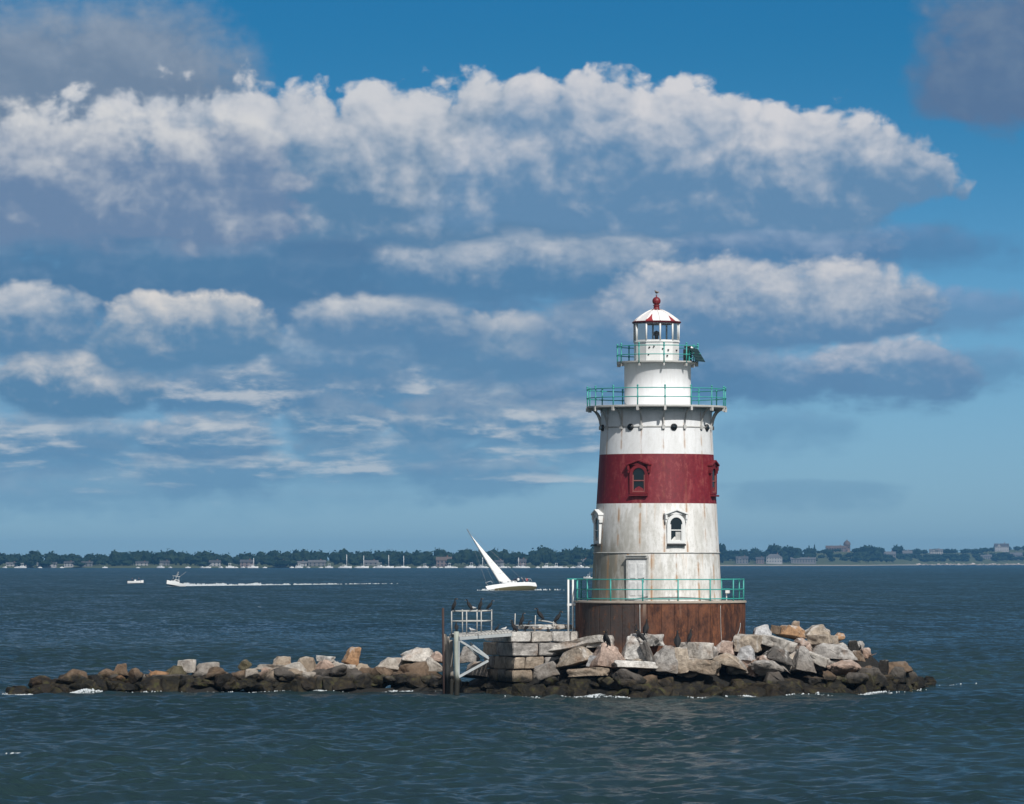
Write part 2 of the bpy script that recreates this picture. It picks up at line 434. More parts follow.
def water_fn(g):
    p = g.geo('Position'); nrm = g.geo('Normal')
    px_, py_, _z = g.sep(p)
    far = g.m('SQRT', px_ * px_ + py_ * py_)
    v = g.vec(px_ * 0.9 + py_ * 0.35, py_, 0.0)
    n1 = g.noise(v, 4.2, 5, 0.66)
    near = g.sm(520.0, 150.0, far)
    k = g.sm(230.0, 620.0, far)
    # slopes of the chop beyond the modelled waves: crests drawn out along the wind
    def slope(sx, sy, off, det):
        return g.vm('SUBTRACT', g.noise(g.vec(px_ * sx + py_ * sx * 0.12 + off, py_ * sy, off), 1.0, det, 0.6, color=True), (0.5, 0.5, 0.5))
    def scaled(vv, f):
        q_ = g.vm('SCALE', vv); g.put(q_.v.node.inputs['Scale'], f); return q_
    s0 = scaled(slope(2.1, 0.55, 31.0, 3), g.m('ADD', k * 0.85, 0.06))
    s00 = scaled(slope(3.6, 1.1, 47.0, 4), g.m('SUBTRACT', 0.62, k * 0.55))
    s1 = scaled(slope(0.55, 0.16, 3.0, 4), g.m('ADD', k * 0.62, 0.05))
    s2 = scaled(slope(0.16, 0.030, 11.0, 4), k * 0.30)
    s3 = scaled(slope(0.030, 0.0065, 23.0, 3), k * 0.16)
    tilt = g.vm('ADD', g.vm('MULTIPLY', g.vm('ADD', g.vm('ADD', g.vm('ADD', g.vm('ADD', s1, s2), s3), s0), s00), (1.0, 1.0, 0.0)), g.vec(0.0, k * -0.115 - 0.05, 0.0))
    nn = g.vm('NORMALIZE', g.vm('ADD', nrm, tilt))
    bn = g.bump(n1 * 0.12, g.m('MULTIPLY', near, 0.85), 0.9); g.put(bn.v.node.inputs['Normal'], nn)
    gust = g.noise(g.vec(px_ * 0.012, py_ * 0.012, 4.0), 1.0, 4, 0.6)
    base = g.mix(g.sm(0.35, 0.7, gust), (0.010, 0.026, 0.029), (0.016, 0.037, 0.039))
    return {'Base Color': base, 'Roughness': g.m('ADD', 0.15, k * 0.06), 'IOR': 1.333,
            'Specular IOR Level': 0.5, 'Normal': bn}
water_mat = material('sea_water', water_fn)
sea = grid_mesh('sea', verts.reshape(-1, 3), quads, water_mat)
tag(sea, 'dark teal sea with small wind waves reaching to the far shore', 'water', kind='structure')

def wave_h(x, y):
    """height of the modelled sea at a point"""
    r_ = math.hypot(x, y); cell = max(0.3, 0.0011 * r_)
    w = np.clip((lam / cell - 2.2) / 2.0, 0, 1)
    return float(np.sum(amp * w * np.cos(kx * x + ky * y + pha)))
# ------------------------------------------------------------------ paints
TEAL = speckled('teal_rail_paint', (0.050, 0.37, 0.335), 0.5, 0.40, 2.0)
WHITE = speckled('white_paint', (0.74, 0.75, 0.74), 0.5, 0.12, 2.0)
DULLW = speckled('weathered_white_paint', (0.52, 0.52, 0.50), 0.65, 0.5, 3.0)
GREYP = speckled('grey_steel_paint', (0.42, 0.45, 0.46), 0.6, 0.3, 3.0)
REDP = speckled('red_trim_paint', (0.170, 0.013, 0.020), 0.5, 0.35, 2.5)
DARK = speckled('dark_iron', (0.02, 0.022, 0.024), 0.55, 0.3, 5.0)
BLACKG = material('dark_window_glass', None, (0.012, 0.018, 0.022), 0.06, 0.0, 0.6)
FLOORW = speckled('gallery_plate_paint', (0.50, 0.50, 0.48), 0.6, 0.35, 1.5)

def wall_fn(base, stagger, dirt, rustk, grime, z0, z1, lowdirt=0.0):
    """riveted iron plate paint: 16 upright plates, rust weeping from the joints, vertical dirt"""
    def fn(g):
        p = g.coord('Object'); x, y, z = g.sep(p)
        ang = g.m('ARCTAN2', x, y * -1.0) * (180 / math.pi)
        u = g.m('FRACT', (ang + (360.0 - 5.3 + (11.25 if stagger else 0))) / 22.5)
        dd = g.absv(g.m('SUBTRACT', u, g.m('FLOOR', u + 0.5)))      # 0 on a joint
        a = ang * (2.9 * math.pi / 180)
        big = g.noise(g.vec(a * 0.9, z * 0.6, 1.0), 1.3, 5, 0.6)
        stre = g.noise(g.vec(a * 2.6, z * 0.62, 3.0), 1.5, 7, 0.70)
        fin = g.noise(p, 6.0, 6, 0.70)
        tick = g.noise(g.vec(a * 0.8, z * 1.1, 8.0), 1.6, 3, 0.5)
        f = g.sm(0.45, 0.62, stre * 0.55 + big * 0.5) * dirt
        col = g.mix(f, base, tuple(c * k for c, k in zip(base, (0.60, 0.585, 0.54))))
        col = g.mix(g.sm(0.50, 0.60, fin * 0.55 + stre * 0.45) * dirt * 0.8, col, tuple(c * k for c, k in zip(base, (0.62, 0.61, 0.58))))
        if base[1] < 0.1: col = g.mix(g.sm(0.50, 0.60, stre * 0.6 + fin * 0.4) * 0.5, col, (0.33, 0.075, 0.072)); col = g.mix(g.sm(0.50, 0.42, stre * 0.5 + fin * 0.5) * 0.5, col, (0.095, 0.008, 0.014))
        if grime:      # algae and soot on the seaward, weather side, low down
            gm = g.sm(8.0, -48.0, ang) * g.sm(8.8, 5.6, z) * g.sm(0.20, 0.52, stre * 0.6 + big * 0.4)
            col = g.mix(gm * 0.92, col, (0.17, 0.155, 0.115))
            gm2 = g.sm(7.6, 4.4, z) * g.sm(0.40, 0.66, g.noise(g.vec(a * 2.2, z * 0.7, 5.0), 1.5, 6, 0.7)) * g.sm(60, -20, ang)
            col = g.mix(gm2 * 0.50, col, (0.25, 0.235, 0.20))
        wid = 0.012 + 0.030 * 1.0
        wide = g.sm(0.10, 0.0, dd) * g.sm(0.38, 0.62, tick + (stre - 0.5) * 0.5)
        line = g.sm(0.016, 0.006, dd) * g.sm(0.30, 0.62, tick)
        col = g.mix(wide * rustk * 0.75, col, (0.48, 0.29, 0.14))
        col = g.mix(line * rustk, col, (0.23, 0.085, 0.035))
        # rust weeping down from the horizontal flange above
        top = g.sm(z1 - 1.3, z1, z) * g.sm(0.52, 0.75, g.noise(g.vec(a * 4.0, z * 0.25, 6.0), 1.4, 4, 0.6))
        col = g.mix(top * rustk * 0.6, col, (0.48, 0.30, 0.15))
        groove = g.sm(0.010, 0.0, dd)
        h = fin * 0.25 - groove * 1.0
        return {'Base Color': col, 'Roughness': 0.55 + (fin - 0.5) * 0.3, 'Normal': g.bump(h, 0.5, 0.012)}
    return fn
ZD, ZS, ZR0, ZR1, ZP, ZG = 4.20, 6.37, 8.60, 10.83, 12.06, 12.93      # deck, plate seam, red band, porthole ring, gallery
def rad_at(z):
    pts = [(4.0, 2.97), (6.37, 2.86), (8.60, 2.735), (10.83, 2.60), (12.06, 2.535), (13.0, 2.52)]
    for (a, ra), (b, rb) in zip(pts, pts[1:]):
        if z <= b: return ra + (rb - ra) * (z - a) / (b - a)
    return pts[-1][1]
WALLC = (0.755, 0.75, 0.73)
M_low = material('stained_white_plate_low', wall_fn(WALLC, True, 0.70, 1.0, True, ZD, ZS))
M_mid = material('stained_white_plate', wall_fn(WALLC, False, 0.55, 0.95, True, ZS, ZR0))
M_red = material('red_band_paint', wall_fn((0.180, 0.012, 0.022), False, 0.35, 0.10, False, ZR0, ZR1 + 3))
M_up = material('white_plate_upper', wall_fn((0.76, 0.77, 0.775), False, 0.22, 0.65, False, ZR1, ZG + 2))
M_neck = material('white_plate_neck', wall_fn((0.78, 0.79, 0.80), False, 0.15, 0.06, False, 13, 15))

def rust_fn(g):
    p = g.coord('Object'); x, y, z = g.sep(p)
    ang = g.m('ARCTAN2', x, y * -1.0) * (180 / math.pi)
    a = ang * (3.9 * math.pi / 180)
    au = (ang + 360.0) / 9.2 + (g.noise(g.vec(g.m('FLOOR', ang / 23.0) * 3.3, 0.5, 0.5), 1.0, 0, 0.5) - 0.5) * 0.7
    tone = g.noise(g.vec(g.m('FLOOR', au) * 7.31, 0.5, 0.5), 1.0, 0, 0.5)
    dd = g.absv(g.m('SUBTRACT', au, g.m('FLOOR', au + 0.5)))
    big = g.noise(g.vec(a * 0.9, z * 0.42, 2.0), 1.3, 7, 0.68); stre = g.noise(g.vec(a * 1.8, z * 0.75, 3.0), 1.6, 8, 0.72)
    fin = g.noise(p, 7.0, 6, 0.72)
    col = g.mix(g.sm(0.41, 0.60, big * 0.40 + stre * 0.52 + tone * 0.08), (0.036, 0.017, 0.013), (0.170, 0.064, 0.032))
    grey = g.sm(0.40, 0.60, big * 0.5 + stre * 0.2 + (tone - 0.5) * 0.22 + g.sm(0.0, -42.0, ang) * 0.24 * g.sm(-72.0, -58.0, ang) + 0.10)
    grey = grey * g.m('ADD', 0.25, g.sm(5.0, -25.0, ang) * 0.75)
    col = g.mix(grey * 0.85, col, (0.062, 0.056, 0.053))
    col = g.mix(g.sm(0.56, 0.72, stre * 0.4 + fin * 0.6 + 0.04) * 0.75, col, (0.28, 0.115, 0.045))
    col = g.mix(g.sm(0.52, 0.60, fin * 0.5 + big * 0.5) * 0.5, col, (0.036, 0.018, 0.014))
    col = g.mix(g.sm(0.07, 0.02, dd) * g.sm(0.36, 0.62, tone * 0.5 + stre * 0.5) * 0.38, col, (0.024, 0.013, 0.010))
    drip = g.sm(0.66, 0.72, g.noise(g.vec(a * 3.2, z * 0.12, 9.0), 1.0, 2, 0.5)) * g.sm(3.2, 4.2, z)
    col = g.mix(drip * 0.5, col, (0.40, 0.32, 0.25))
    foot = g.sm(2.6, 1.9, z + (fin - 0.5) * 0.8); col = g.mix(foot * 0.5, col, (0.22, 0.10, 0.055))
    return {'Base Color': col, 'Roughness': 0.8, 'Specular IOR Level': 0.25, 'Normal': g.bump(fin * 0.6 - g.sm(0.05, 0.0, dd), 0.7, 0.03)}
RUST = material('rusted_iron_plate', rust_fn)

# ------------------------------------------------------------------ the lighthouse
LH = empty('lighthouse', (TX, TY, 0))
tag(LH, 'white iron lighthouse with one wide red band standing on a rusty round base', 'lighthouse')
def rot(deg, z=0.0, r=0.0):
    """frame on the wall facing the bearing deg (0 towards the camera): x along the wall, -y outward"""
    return Matrix.Rotation(R(deg), 4, 'Z') @ Matrix.Translation((0, -r, z))
def ring(r0, r1, z0, z1, n=64, c=(0, 0)):
    return MB().lathe([(r0, z0), (r1, z0), (r1, z1), (r0, z1), (r0, z0)], n, smooth=False, c=c)
CX = 0.17          # the round base sits a little off the tower's axis
CR = 3.87
m = MB().lathe([(CR * 0.995, -1.2), (CR * 0.998, 2.0), (CR, ZD - 0.10)], 86, smooth=False)
b = m.build('base_wall', RUST, LH); b.location = (CX, 0, 0)
m = MB().lathe([(0.0, ZD), (CR + 0.03, ZD), (CR + 0.05, ZD - 0.02), (CR + 0.05, ZD - 0.09), (CR - 0.1, ZD - 0.10)], 86, smooth=False)
b = m.build('deck', speckled('stained_deck_lip', (0.42, 0.36, 0.30), 0.8, 0.45, 2.5), LH); b.location = (CX, 0, 0)

MB().lathe([(rad_at(z), z) for z in np.linspace(ZD + 0.004, ZS - 0.02, 6)], 96).build('lower_wall', M_low, LH)
MB().lathe([(rad_at(z), z) for z in np.linspace(ZS - 0.02, ZR0, 6)], 96).build('middle_wall', M_mid, LH)
m = MB().lathe([(rad_at(ZS) + .005, ZS - .03), (rad_at(ZS) + .035, ZS - .02), (rad_at(ZS) + .035, ZS + .02), (rad_at(ZS) + .005, ZS + .03)], 96)
m.build('plate_flange', DULLW, LH)
MB().lathe([(rad_at(z), z) for z in np.linspace(ZR0, ZR1, 6)], 96).build('red_band', M_red, LH)
MB().lathe([(rad_at(z), z) for z in np.linspace(ZR1, ZG - 0.012, 6)], 96).build('upper_wall', M_up, LH)
r = rad_at(ZP)
MB().lathe([(r + .004, ZP - .045), (r + .03, ZP - .03), (r + .03, ZP + .02), (r + .004, ZP + .03)], 96).build('porthole_ring', DULLW, LH)

# portholes
for k in range(8):
    M_ = rot(-28.8 + 45 * k, ZP - 0.02, rad_at(ZP) + 0.035)
    f = MB(); f.tube([(0, 0.06, 0), (0, -0.03, 0)], 0.150, 20, M=M_); f.tube([(0, 0.05, 0), (0, -0.05, 0)], 0.128, 20, M=M_)
    o = f.build('porthole', DARK, LH)
    MB().tube([(0, -0.05, 0), (0, -0.056, 0)], 0.095, 18, M=M_).build('pane', BLACKG, o)

# door on the deck
def arch(w, z0, zs, za, n=10):
    pts = [(-w / 2, z0), (w / 2, z0), (w / 2, zs)]
    return pts + [(w / 2 * math.cos(math.pi * t / n), zs + (za - zs) * math.sin(math.pi * t / n)) for t in range(1, n)] + [(-w / 2, zs)]
def arch_frame(w, z0, zs, za, t, y0, y1, M, n=10):
    """an arched frame: the band between two arches"""
    inn = arch(w, z0, zs, za, n); out = arch(w + 2 * t, z0 - t * 0.6, zs, za + t, n); k = len(inn)
    vs = [(x, y0, z) for x, z in inn] + [(x, y0, z) for x, z in out] + [(x, y1, z) for x, z in inn] + [(x, y1, z) for x, z in out]
    fs = []
    for i_ in range(k):
        j_ = (i_ + 1) % k
        fs += [(i_, j_, k + j_, k + i_), (2 * k + i_, 2 * k + j_, 3 * k + j_, 3 * k + i_), (i_, 2 * k + i_, 2 * k + j_, j_), (k + i_, k + j_, 3 * k + j_, 3 * k + i_)]
    return MB().add(vs, fs, False, M)
Md = rot(-18.7, ZD, rad_at(5.2))
DOORM = speckled('peeling_door_paint', (0.74, 0.745, 0.74), 0.6, 0.4, 4.5)
m = MB().box((0, 0.02, 0.95), (0.82, 0.22, 1.86), Md)
for sx in (-0.19, 0.19):
    for z_, h_ in ((0.55, 0.62), (1.35, 0.66)):
        m.box((sx, -0.098, z_), (0.27, 0.03, h_), Md)
door = m.build('door', DOORM, LH, bevel=0.008); door['label'] = 'peeling white door onto the deck'
MB().tube([(0.32, -0.09, 0.86), (0.32, -0.17, 0.86), (0.32, -0.17, 1.04), (0.32, -0.09, 1.04)], 0.022, 8, M=Md).build('handle', DARK, door)
m = MB().box((0, 0.02, 1.97), (1.02, 0.36, 0.10), Md)
m.box((0, -0.02, 2.04), (0.94, 0.40, 0.035), Md)
m.build('lintel', DULLW, door)
m = MB()
for sx in (-0.46, 0.46): m.box((sx, 0.03, 0.96), (0.085, 0.24, 1.915), Md)
m.build('frame', DULLW, door)

# windows
def tower_window(deg, z, trim, red):
    """z is the sill line; the window leans with the wall"""
    Mw = rot(deg, z, rad_at(z + 0.6) - 0.045)
    w, zs, za = 0.57, 0.80, 1.09
    fr = arch_frame(w, 0.0, zs, za, 0.145, 0.35, -0.12, Mw)
    fr.box((0, 0.2, -0.03), (0.02, 0.02, 0.02), Mw)
    f = fr.build('window', trim, LH, bevel=0.01)
    MB().prism(arch(w + 0.01, 0.0, zs, za), 0.10, -0.065, Mw).build('pane', BLACKG, f)
    s_ = MB().box((0, -0.08, 0.52), (w, 0.05, 0.045), Mw); s_.box((0, -0.08, 0.03), (w, 0.05, 0.05), Mw)
    for sx in (-1, 1): s_.box((sx * (w / 2 - 0.02), -0.081, 0.4), (0.04, 0.05, 0.76), Mw)
    s_.build('sash', trim if not red else speckled('sash_red_brown', (0.30, 0.10, 0.09), 0.5, 0.3), f)
    MB().box((0, -0.02, -0.145), (0.86, 0.42, 0.075), Mw).build('sill', DARK if not red else REDP, f, bevel=0.01)
    hd = MB()
    oz = 1.20
    top = [(-0.56, oz), (0, oz + 0.20), (0.56, oz), (0.56, oz + 0.075), (0, oz + 0.28), (-0.56, oz + 0.075)]
    hd.prism([top[0], top[1], top[4], top[5]], 0.3, -0.21, Mw); hd.prism([top[1], top[2], top[3], top[4]], 0.3, -0.21, Mw)
    hd.prism([(-0.49, oz + 0.02), (0.49, oz + 0.02), (0, oz + 0.19)], 0.25, -0.125, Mw)
    for sx in (-1, 1):
        hd.box((sx * 0.48, 0.05, oz - 0.10), (0.085, 0.46, 0.20), Mw)
        hd.prism([(sx * 0.43, oz - 0.20), (sx * 0.53, oz - 0.20), (sx * 0.51, oz - 0.34), (sx * 0.45, oz - 0.34)], 0.25, -0.14, Mw)
    hd.build('hood', trim, f, bevel=0.008)
    return f
for dg_, dg2 in ((-18.8, 16.4), (71.2, -73.6)):
    o = tower_window(dg_, ZR0 + 0.50, REDP, True); o['label'] = 'red hooded window in the red band'
    o = tower_window(dg2, ZS + 0.50, WHITE, False); o['label'] = 'white hooded window in the white wall'
# a pale paper in the lower pane of the white window
MB().box((0.10, -0.068, 0.26), (0.24, 0.012, 0.36), rot(16.4, ZS + 0.5, rad_at(ZS + 1.1) - 0.045)).build('window_paper', DULLW, LH)

# main gallery
GR = 3.19; GOFF = 5.3
m = MB().lathe([(2.50, ZG - 0.01), (GR - 0.06, ZG - 0.01), (GR, ZG + 0.02), (GR, ZG + 0.09), (GR - 0.02, ZG + 0.10), (1.5, ZG + 0.10)], 96, smooth=False)
m.build('gallery_floor', FLOORW, LH)
for k in range(16):
    M_ = rot(GOFF + 22.5 * k)
    br = MB(); pts = []
    for t in np.linspace(0, 1, 9):
        a_ = t * math.pi / 2
        pts.append((0, -(rad_at(ZP) + 0.03 + (GR - 0.16 - rad_at(ZP)) * (1 - math.cos(a_))), ZP - 0.04 + (ZG - ZP + 0.0) * math.sin(a_)))
    for p0, p1 in zip(pts, pts[1:]): br.bar(p0, p1, 0.045, 0.075, M_)
    br.box((0, -(rad_at(ZP) + 0.05), ZP - 0.02), (0.13, 0.10, 0.17), M_)
    br.box((0, -GR + 0.03, ZG - 0.05), (0.10, 0.14, 0.20), M_)
    br.build('gallery_bracket', DULLW, LH)
def railing(name, Rr, z0, hgt, n, off, rails, rad, pr, c=0.0, a_rng=None, knob=True):
    """posts are sub-parts; each hoop is a sub-part"""
    rl = None
    for i_, zz in enumerate(rails):
        pts = [(c + Rr * math.sin(w), -Rr * math.cos(w), z0 + zz) for w in np.linspace(0, 2 * math.pi, 97)[:-1]]
        h_ = MB().tube(pts, rad, 6, closed=True)
        if rl is None: rl = h_.build(name, TEAL, LH)
        else: h_.build('hoop', TEAL, rl)
    for k in range(n):
        w = R(off + 360.0 / n * k); x_, y_ = c + Rr * math.sin(w), -Rr * math.cos(w)
        p_ = MB().tube([(x_, y_, z0 - 0.12), (x_, y_, z0 + hgt)], pr, 7)
        if knob:
            p_.lathe([(0, z0 + hgt - 0.01), (pr * 1.5, z0 + hgt + 0.02), (pr * 1.5, z0 + hgt + 0.06), (0, z0 + hgt + 0.09)], 8, c=(x_, y_))
            for zz in rails: p_.lathe([(pr, z0 + zz - 0.06), (pr * 1.7, z0 + zz), (pr, z0 + zz + 0.06)], 8, c=(x_, y_))
        p_.build('post', TEAL, rl)
    return rl
railing('gallery_railing', GR - 0.03, ZG + 0.10, 0.82, 16, GOFF, (0.76, 0.36), 0.024, 0.030)

# watch room (neck) and upper gallery
ZU = 14.97; UX = 0.05; UR = 1.88; NR = 1.515
m = MB().lathe([(NR + 0.06, ZG + 0.10), (NR + 0.06, ZG + 0.16), (NR, ZG + 0.18), (NR, ZU - 0.06), (NR + 0.05, ZU - 0.03), (NR + 0.05, ZU)], 80)
b = m.build('watch_room_wall', M_neck, LH); b.location = (UX, 0, 0)
m = MB().lathe([(1.0, ZU - 0.002), (UR - 0.09, ZU - 0.002), (UR - 0.02, ZU + 0.03), (UR - 0.02, ZU + 0.09), (0.5, ZU + 0.10)], 80, smooth=False)
b = m.build('upper_gallery_floor', FLOORW, LH); b.location = (UX, 0, 0)
m = MB()
for k in range(10):
    m.box((0, -UR + 0.09, ZU - 0.07), (0.06, 0.16, 0.13), rot(7.3 + 36 * k))
b = m.build('gallery_lugs', DULLW, LH); b.location = (UX, 0, 0)
railing('upper_railing', UR - 0.03, ZU + 0.10, 0.74, 10, 7.3, (0.68, 0.28), 0.022, 0.030, c=UX)

# lantern: ten sides
ZL0, ZL1, ZL2 = ZU + 0.10, ZU + 1.02, ZU + 1.86
LR = 1.035; LOFF = R(7.6)
def deca(r, z): return [(r * math.sin(LOFF + R(36) * k), -r * math.cos(LOFF + R(36) * k), z) for k in range(10)]
def deca_shell(levels):
    vs = []; fs = []
    for r_, z_ in levels: vs += deca(r_, z_)
    for i_ in range(len(levels) - 1):
        for k in range(10): fs.append((i_ * 10 + k, i_ * 10 + (k + 1) % 10, i_ * 10 + 10 + (k + 1) % 10, i_ * 10 + 10 + k))
    return MB().add(vs, fs)
m = deca_shell([(LR, ZL0), (LR, ZL1 - 0.05), (LR + 0.04, ZL1 - 0.05), (LR + 0.04, ZL1), (LR - 0.1, ZL1 + 0.004), (0.05, ZL1 + 0.004)])
lw = m.build('lantern_wall', WHITE, LH, loc=(0, 0, 0))
for deg_, z_ in ((-22, 0.30), (-8, 0.66), (14, 0.55), (30, 0.50), (27, 0.24), (-20, 0.62), (62, 0.5)):
    MB().tube([(0, 0.05, 0), (0, -0.05, 0)], 0.035, 8, M=rot(deg_, ZL0 + z_, LR * 0.965)).build('vent', DARK, lw)
m = MB()
for x_, y_, _ in deca(LR - 0.01, 0): m.tube([(x_, y_, ZL1), (x_, y_, ZL2)], 0.042, 6)
for zz in (ZL1 + 0.02, ZL2 - 0.03):
    d_ = deca(LR - 0.01, zz)
    for k in range(10): m.bar(d_[k], d_[(k + 1) % 10], 0.05, 0.06)
lf = m.build('lantern_frame', WHITE, LH)
def glass_mat():
    m_ = bpy.data.materials.new('lantern_glass'); m_.use_nodes = True; nt = m_.node_tree; nt.nodes.clear(); q_ = G(nt)
    tr = nt.nodes.new('ShaderNodeBsdfTransparent'); tr.inputs[0].default_value = (0.84, 0.90, 0.93, 1)
    gl = nt.nodes.new('ShaderNodeBsdfGlossy'); gl.inputs['Roughness'].default_value = 0.02; gl.inputs['Color'].default_value = (0.9, 0.95, 1, 1)
    mx_ = nt.nodes.new('ShaderNodeMixShader'); fr = nt.nodes.new('ShaderNodeFresnel'); fr.inputs[0].default_value = 1.45
    nt.links.new(fr.outputs[0], mx_.inputs[0]); nt.links.new(tr.outputs[0], mx_.inputs[1]); nt.links.new(gl.outputs[0], mx_.inputs[2])
    o_ = nt.nodes.new('ShaderNodeOutputMaterial'); nt.links.new(mx_.outputs[0], o_.inputs[0]); return m_
LGL = glass_mat()
for k in range(10):
    a_, b_ = deca(LR - 0.03, 0)[k], deca(LR - 0.03, 0)[(k + 1) % 10]
    mid = [(a_[i_] + b_[i_]) / 2 for i_ in range(2)]
    MB().add([(a_[0], a_[1], ZL1 + 0.03), (b_[0], b_[1], ZL1 + 0.03), (b_[0], b_[1], ZL2 - 0.04), (a_[0], a_[1], ZL2 - 0.04)], [(0, 1, 2, 3)]).build('pane', LGL, lf)
m = MB().lathe([(0.0, ZL1 + 0.005), (0.09, ZL1 + 0.005), (0.09, ZL1 + 0.26), (0.13, ZL1 + 0.28), (0.13, ZL1 + 0.42), (0.09, ZL1 + 0.46), (0.0, ZL1 + 0.50)], 16)
m.build('beacon_lamp', DARK, LH)
# roof: white with flaking red patches along the eave
def roof_fn(g):
    p = g.coord('Object'); x, y, z = g.sep(p)
    ang = g.m('ARCTAN2', x, y * -1.0)
    up = (z - (ZL2 + 0.05)) / 0.6
    n = g.noise(g.vec(ang * 1.0, z * 1.2, 1.5), 2.1, 3, 0.55)
    sh = g.absv(g.m('SUBTRACT', g.m('FRACT', (ang + 3.23) / 1.15), 0.5))
    f = g.sm(0.02, -0.03, sh * 2.3 - (0.36 - up * 0.66) - (n - 0.5) * 0.30)
    col = g.mix(f, (0.76, 0.74, 0.73), (0.30, 0.030, 0.035))
    sp = g.noise(p, 6.0, 5, 0.6)
    col = g.mix(g.sm(0.6, 0.75, sp) * 0.4, col, (0.45, 0.25, 0.22))
    return {'Base Color': col, 'Roughness': 0.5}
ROOF = material('flaking_roof_paint', roof_fn)
lev = [(LR + 0.05, ZL2 + 0.06)]
for t in np.linspace(0, 1, 6)[1:]: lev.append(((LR + 0.05) * (1 - t) + 0.16 * t, ZL2 + 0.06 + 0.56 * (math.sin(t * math.pi / 2) * 0.55 + t * 0.45)))
rf = deca_shell(lev).build('lantern_roof', ROOF, LH)
deca_shell([(LR - 0.10, ZL2 - 0.02), (LR + 0.08, ZL2 - 0.02), (LR + 0.10, ZL2 + 0.03), (LR + 0.05, ZL2 + 0.07)]).build('eave', speckled('shaded_red_eave', (0.085, 0.010, 0.016), 0.5, 0.3), rf)  # red eave paint, darkened to carry the shadow line under the roof
m = MB()
for k in range(10):
    pts = [(r_ * math.sin(LOFF + R(36) * k), -r_ * math.cos(LOFF + R(36) * k), z_ + 0.012) for r_, z_ in lev]
    m.tube(pts, 0.016, 5)
m.build('rib', ROOF, rf)
zb = ZL2 + 0.60
m = MB().lathe([(0.27, zb), (0.20, zb + 0.03), (0.14, zb + 0.05), (0.125, zb + 0.17), (0.17, zb + 0.20), (0.12, zb + 0.23)], 24)
m.lathe([(0.19 * math.sin(t), zb + 0.40 - 0.19 * math.cos(t)) for t in np.linspace(0.35, math.pi - 0.12, 12)], 24)
m.lathe([(0.03, zb + 0.58), (0.03, zb + 0.66), (0.0, zb + 0.67)], 10)
m.build('ball_finial', REDP, LH)
ZTOP = zb + 0.67

# solar panel, its bracket and the little fog signal on the upper gallery
MS = rot(64, ZU + 0.10, UR - 0.05)
pan = MB(); pan.add([(-0.46, -0.02, 0.56), (0.46, -0.02, 0.56), (0.46, -0.40, -0.04), (-0.46, -0.40, -0.04), (-0.46, 0.02, 0.58), (0.46, 0.02, 0.58), (0.46, -0.36, -0.02), (-0.46, -0.36, -0.02)],
    [(0, 1, 2, 3), (4, 7, 6, 5), (0, 4, 5, 1), (2, 6, 7, 3), (0, 3, 7, 4), (1, 5, 6, 2)], M=MS)
def pan_fn(g):
    u = g.coord('Object'); x, y, z = g.sep(u)
    fx = g.absv(g.m('SUBTRACT', g.m('FRACT', y * 7.0), 0.5)); fz = g.absv(g.m('SUBTRACT', g.m('FRACT', z * 7.0), 0.5))
    return {'Base Color': g.mix(g.sm(0.44, 0.48, g.mx(fx, fz)), (0.006, 0.022, 0.020), (0.06, 0.10, 0.10)), 'Roughness': 0.25}
sp = pan.build('solar_panel', material('solar_cells', pan_fn), LH)
for sx in (-0.36, 0.36):
    m = MB(); m.bar((sx, 0.02, 0.56), (sx, 0.04, -0.02), 0.05, 0.05, MS); m.bar((sx, 0.02, 0.1), (sx, -0.33, 0.06), 0.04, 0.04, MS); m.bar((sx, 0.0, 0.36), (sx, -0.2, 0.34), 0.04, 0.04, MS)
    m.build('bracket', TEAL, sp)
MF = rot(66, ZU + 0.10, UR - 0.36)
m = MB().box((0, 0, 0.28), (0.34, 0.30, 0.52), MF); m.lathe([(0.02, 0.56), (0.14, 0.58), (0.16, 0.66), (0.10, 0.72), (0.0, 0.73)], 14, M=MF)
m.build('fog_signal', DARK, LH, bevel=0.02)
MF = rot(78, ZU + 0.10, UR - 0.30)
m = MB().lathe([(0.02, 0.0), (0.05, 0.0), (0.05, 0.50), (0.11, 0.52), (0.12, 0.62), (0.05, 0.68), (0, 0.68)], 14, M=MF)
m.build('emergency_lamp', WHITE, LH)

# deck railing with the ladder stile at its seaward end
DRR = 3.80
railing('deck_railing', DRR, ZD, 1.00, 15, 10.4, (0.97, 0.52, 0.10), 0.028, 0.034, c=CX, knob=False)
lx = -3.98
m = MB()
for px_ in (568.2, 572.8):
    q0 = P(px_, 579.5, TY) - Vector((TX, TY, 0)); q1 = P(px_, 636, TY) - Vector((TX, TY, 0))
    m.tube([(q0.x, -0.35, q0.z), (q0.x, -0.35, q1.z)], 0.045, 8)
lad = m.build('ladder', WHITE, LH)
xa = P(568.2, 580, TY).x - TX; xb = P(572.8, 580, TY).x - TX
for k in range(9):
    zz = 2.75 + 0.29 * k
    MB().tube([(xa, -0.35, zz), (xb, -0.35, zz)], 0.009, 6).build('rung', DARK, lad)
MB().box(((xa + xb) / 2 + 0.12, -0.30, 4.02), (0.55, 0.14, 0.10)).build('bracket', WHITE, lad)
m = MB().tube([(xa - 0.05, -0.35, 5.17), (xb + 0.45, -0.25, 5.17)], 0.035, 8); m.tube([(xb + 0.20, -0.28, 4.2), (xb + 0.20, -0.28, 5.17)], 0.04, 8)
m.build('grab_rail', TEAL, lad)
# flood lamp at the wall foot
MFL = rot(76, ZD, 3.25)
m = MB().bar((0, 0, 0), (0, 0, 0.34), 0.05, 0.05, MFL); m.box((0, -0.05, 0.40), (0.30, 0.16, 0.14), MFL)
m.build('flood_lamp', WHITE, LH, bevel=0.02)
